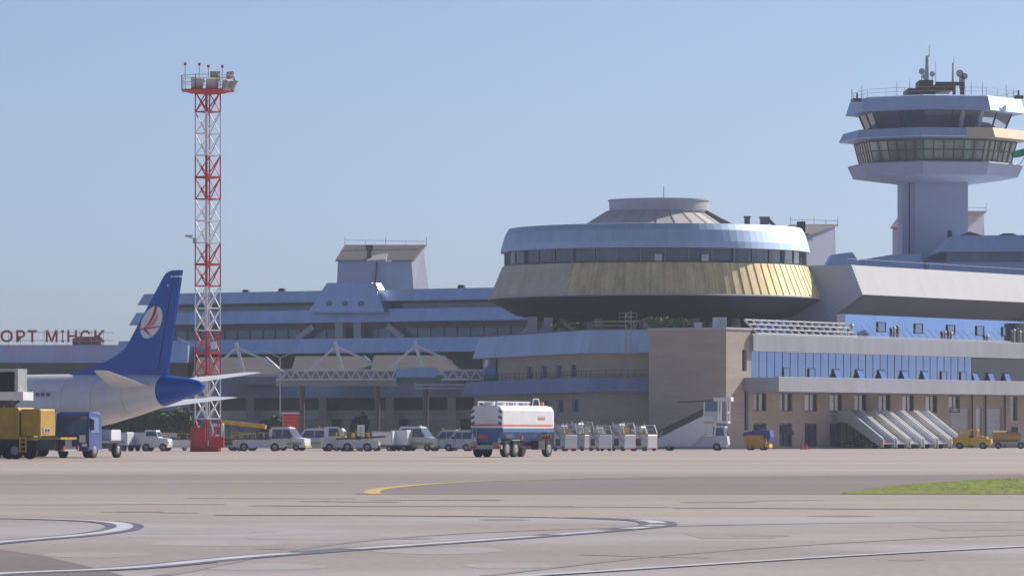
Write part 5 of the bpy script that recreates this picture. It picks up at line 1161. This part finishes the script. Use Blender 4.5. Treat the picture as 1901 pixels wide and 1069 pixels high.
# row of towable passenger stairs
def stairs(lab, px, d, rz, tone, first):
    t = veh('passenger_stairs', lab, 'passenger stairs', px, d, rz, 'row of towable passenger stairs'); w = .98
    P = [(3.0,.15),(3.35,.15),(3.35,1.05),(-1.7,4.15),(-3.4,4.2),(-3.9,4.0),(-3.9,3.0),(-1.9,2.85)]
    for y in (-w, w-.09): mb = MB(); mb.prof(P, y, y+.09); mb.build('side_panel', M[tone], t)
    mb = MB()
    for k in range(18): x = 3.2-k*.29; z = .62+k*.165; mb.box(x-.3,x,-w+.092,w-.092,z,z+.05); mb.box(x-.02,x,-w+.092,w-.092,z-.12,z-.001)
    mb.build('steps', M['wpaint'], t)
    mb = MB(); mb.beam((3.3,-w+.045,1.09),(-1.7,-w+.045,4.2),.16,.08); mb.beam((3.3,w-.045,1.09),(-1.7,w-.045,4.2),.16,.08); mb.build('handrail', M['wpaint'], t)
    bx(t, 'platform', 'gveh', -3.8,-1.8,-w+.092,w-.092,3.05,3.15)
    mb = MB(); mb.beam((2.6,-.6,.55),(-2.6,-.6,.55),.16); mb.beam((2.6,.6,.55),(-2.6,.6,.55),.16)
    for y in (-.6,.6): mb.beam((-2.2,y,.55),(-2.2,y,3.0),.12); mb.beam((-2.2,y,.6),(.4,y,1.8),.1); mb.beam((-.6,y,.55),(-.6,y,2.2),.1)
    mb.build('undercarriage', M['dsteel'], t)
    if first: bx(t, 'red_sign', 'red', 3.352,3.37,-.75,.1,.62,.88)
    for x in (1.6,-1.8):
        for y in (-.8,.8): wheel(t, x, y, .36, .2)
labs = ('front passenger stairs of the row with red sign at the foot','second passenger stairs of the row, cream tinted','third passenger stairs of the row, whitest','fourth passenger stairs of the row behind the whitest','fifth passenger stairs of the row, second from the yellow tractor','last passenger stairs of the row beside the yellow tractor')
for i in range(6):
    stairs(labs[i], 1607+25.4*i, 533+1.6*i, -45, ('wveh','cream2','wveh','wveh','cream2','wveh')[i] if i else 'gveh', i == 0)
# yellow tractor and tan tanker cart at the right edge
t = veh('yellow_tractor', 'bright yellow tow tractor with open cab near right picture edge', 'tow tractor', 1805, 520, -12)
mb = MB(); mb.prof([(-2.0,.4),(1.9,.4),(2.1,.6),(2.05,1.05),(.7,1.2),(-2.0,1.2)], -.8, .8); mb.build('body', M['yellow'], t)
mb = MB()
for x in (-1.4,-.5,.55):
    for y in (-.72,.72): mb.beam((x,y,1.2),(x,y,1.98),.13)
mb.box(-1.5,.65,-.78,.78,1.982,2.1); mb.box(-1.35,-.3,-.7,.7,1.2,1.6); mb.build('cab_frame', M['yellow'], t)
mb = MB(); mb.prof([(.7,1.15),(1.7,1.02),(1.6,1.3),(.75,1.45)], -.6, .6); mb.build('bonnet', M['yellow'], t); bx(t,'seat','dsteel',-.25,.2,-.5,.5,1.2,1.5)
bx(t, 'headlight', 'plate', 2.11,2.14,-.6,-.4,.7,.85); bx(t, 'headlight', 'plate', 2.11,2.14,.4,.6,.7,.85)
for x in (-1.3,1.2):
    for y in (-.72,.72): wheel(t, x, y, .36, .24)
t = veh('tank_trailer', 'tan tank trailer with grey front at the right picture edge', 'trailer', 1874, 524, -6)
mb = MB(); n = 18
mb.loft([[(x, r*math.sin(2*math.pi*k/n), 1.35+r*.75*math.cos(2*math.pi*k/n)) for k in range(n)] for x, r in ((-1.9,.35),(-1.75,.8),(1.2,.8),(1.4,.4))]); mb.build('tank', M['tan'], t, True)
bx(t, 'chassis', 'steel', -1.9,2.0,-.6,.6,.5,.78); mb = MB(); mb.prof([(1.0,.78),(1.95,.78),(1.6,1.9),(.9,2.1)], -.6, .6); mb.build('front_shield', M['gveh'], t); bx(t,'dark_hose_box','dsteel',.2,.9,-.4,.4,1.95,2.35); bx(t,'yellow_box','tan',1.96,2.4,-.6,.6,.4,.9)
for x in (-1.2,1.2):
    for y in (-.7,.7): wheel(t, x, y, .36, .22)

# ------------------------------------------------------------------ shrubs and trees
def leafy(root, m, blobs, n, s):
    mb = MB()
    for (cx, cy, cz, rx, rz_) in blobs:
        for _ in range(n):
            while True:
                v = Vector((random.uniform(-1,1), random.uniform(-1,1), random.uniform(-1,1)))
                if .35 < v.length < 1: break
            c = Vector((cx+v.x*rx, cy+v.y*rx, cz+v.z*rz_)); a = Vector((random.gauss(0,1),random.gauss(0,1),random.gauss(0,1))).normalized(); b = a.orthogonal().normalized()
            q = s*random.uniform(.6,1.3); e = a.cross(b)
            mb.add([c-b*q, c+e*q*.5, c+b*q, c-e*q*.5], [(0,1,2,3)])
    return mb.build('crown', m, root)
def tree(lab, px, d, h, w, z0=0, m='foliage', name='tree', group='trees below the terminal deck', n=220, s=.32):
    q = G(px, d); t = thing(name, lab, 'tree' if name == 'tree' else 'shrub', (q.x,q.y,z0), 0, group)
    mb = MB(); mb.cyl((0,0,0),(.1,0,h*.55),.14 if h > 2 else .05,8,.06)
    for k in range(4): a = k*1.7; mb.cyl((.05,0,h*.35),(math.cos(a)*w*.5,math.sin(a)*w*.5,h*.7),.05,6,.02)
    mb.build('trunk', M['bark'], t)
    bl = [(random.uniform(-.4,.4)*w, random.uniform(-.4,.4)*w, h*random.uniform(.5,.8), w*random.uniform(.35,.55), h*random.uniform(.18,.28)) for _ in range(7)]
    leafy(t, M[m], bl, n, s); return t
for px, h, w, lab in ((205,4.6,3.0,'dark green tree behind the navy truck cab'),(248,4.9,3.4,'dark green tree above the grey baggage carts'),(300,4.4,3.0,'dark green tree above the white tow tractor'),(338,4.8,3.0,'dark green tree left of the mast foot'),(516,3.9,1.9,'slim dark green tree left of the red kiosk'),(668,4.0,1.3,'thin dark green tree behind the white upright sign')): tree(lab, px, 560, h, w)
for px, d, w, m, lab in ((1216,521.6,1.2,'foliagel','yellow green shrub on the brick roof, left of three'),(1236,523,1.3,'foliagel','yellow green shrub on the brick roof, middle of three'),(1262,524,1.5,'foliagel','yellow green shrub on the brick roof, right of three')): tree(lab, px, d, 1.45, w, H0, m, 'shrub', 'yellow green shrubs on the brick roof', 90, .16)
for px, d, lab in ((1040,536,'dark shrub on the left wing roof below the saucer, left of two'),(1070,534,'dark shrub on the left wing roof below the saucer, right of two')): tree(lab, px, d, .9, 1.3, 12.98, 'foliage', 'shrub', 'dark shrubs on the left wing roof', 80, .14)
t = thing('roof_cabinet', 'pair of pale blue grey cabinets on the left wing roof', 'cabinet', (W(1000,0,552).x,552,12.98)); bx(t,'body','clad2',-1.3,-.2,-.5,.5,0,1.9); bx(t,'body','clad2',.6,1.6,-.5,.5,0,1.8); bx(t,'base','white',-1.8,2,-.7,-.52,0,.3)

# ------------------------------------------------------------------ thin haze over the airfield
hm = bpy.data.materials.new('thin_haze'); hm.use_nodes = True; nt = hm.node_tree; nt.nodes.clear()
ou = nt.nodes.new('ShaderNodeOutputMaterial'); pv = nt.nodes.new('ShaderNodeVolumePrincipled')
pv.inputs['Color'].default_value = (.86,.90,1,1); pv.inputs['Density'].default_value = .00017; pv.inputs['Anisotropy'].default_value = 0
nt.links.new(pv.outputs[0], ou.inputs['Volume'])
mb = MB(); mb.box(-420,420,-60,900,-1,62); tag(mb.build('haze', hm), kind='stuff')
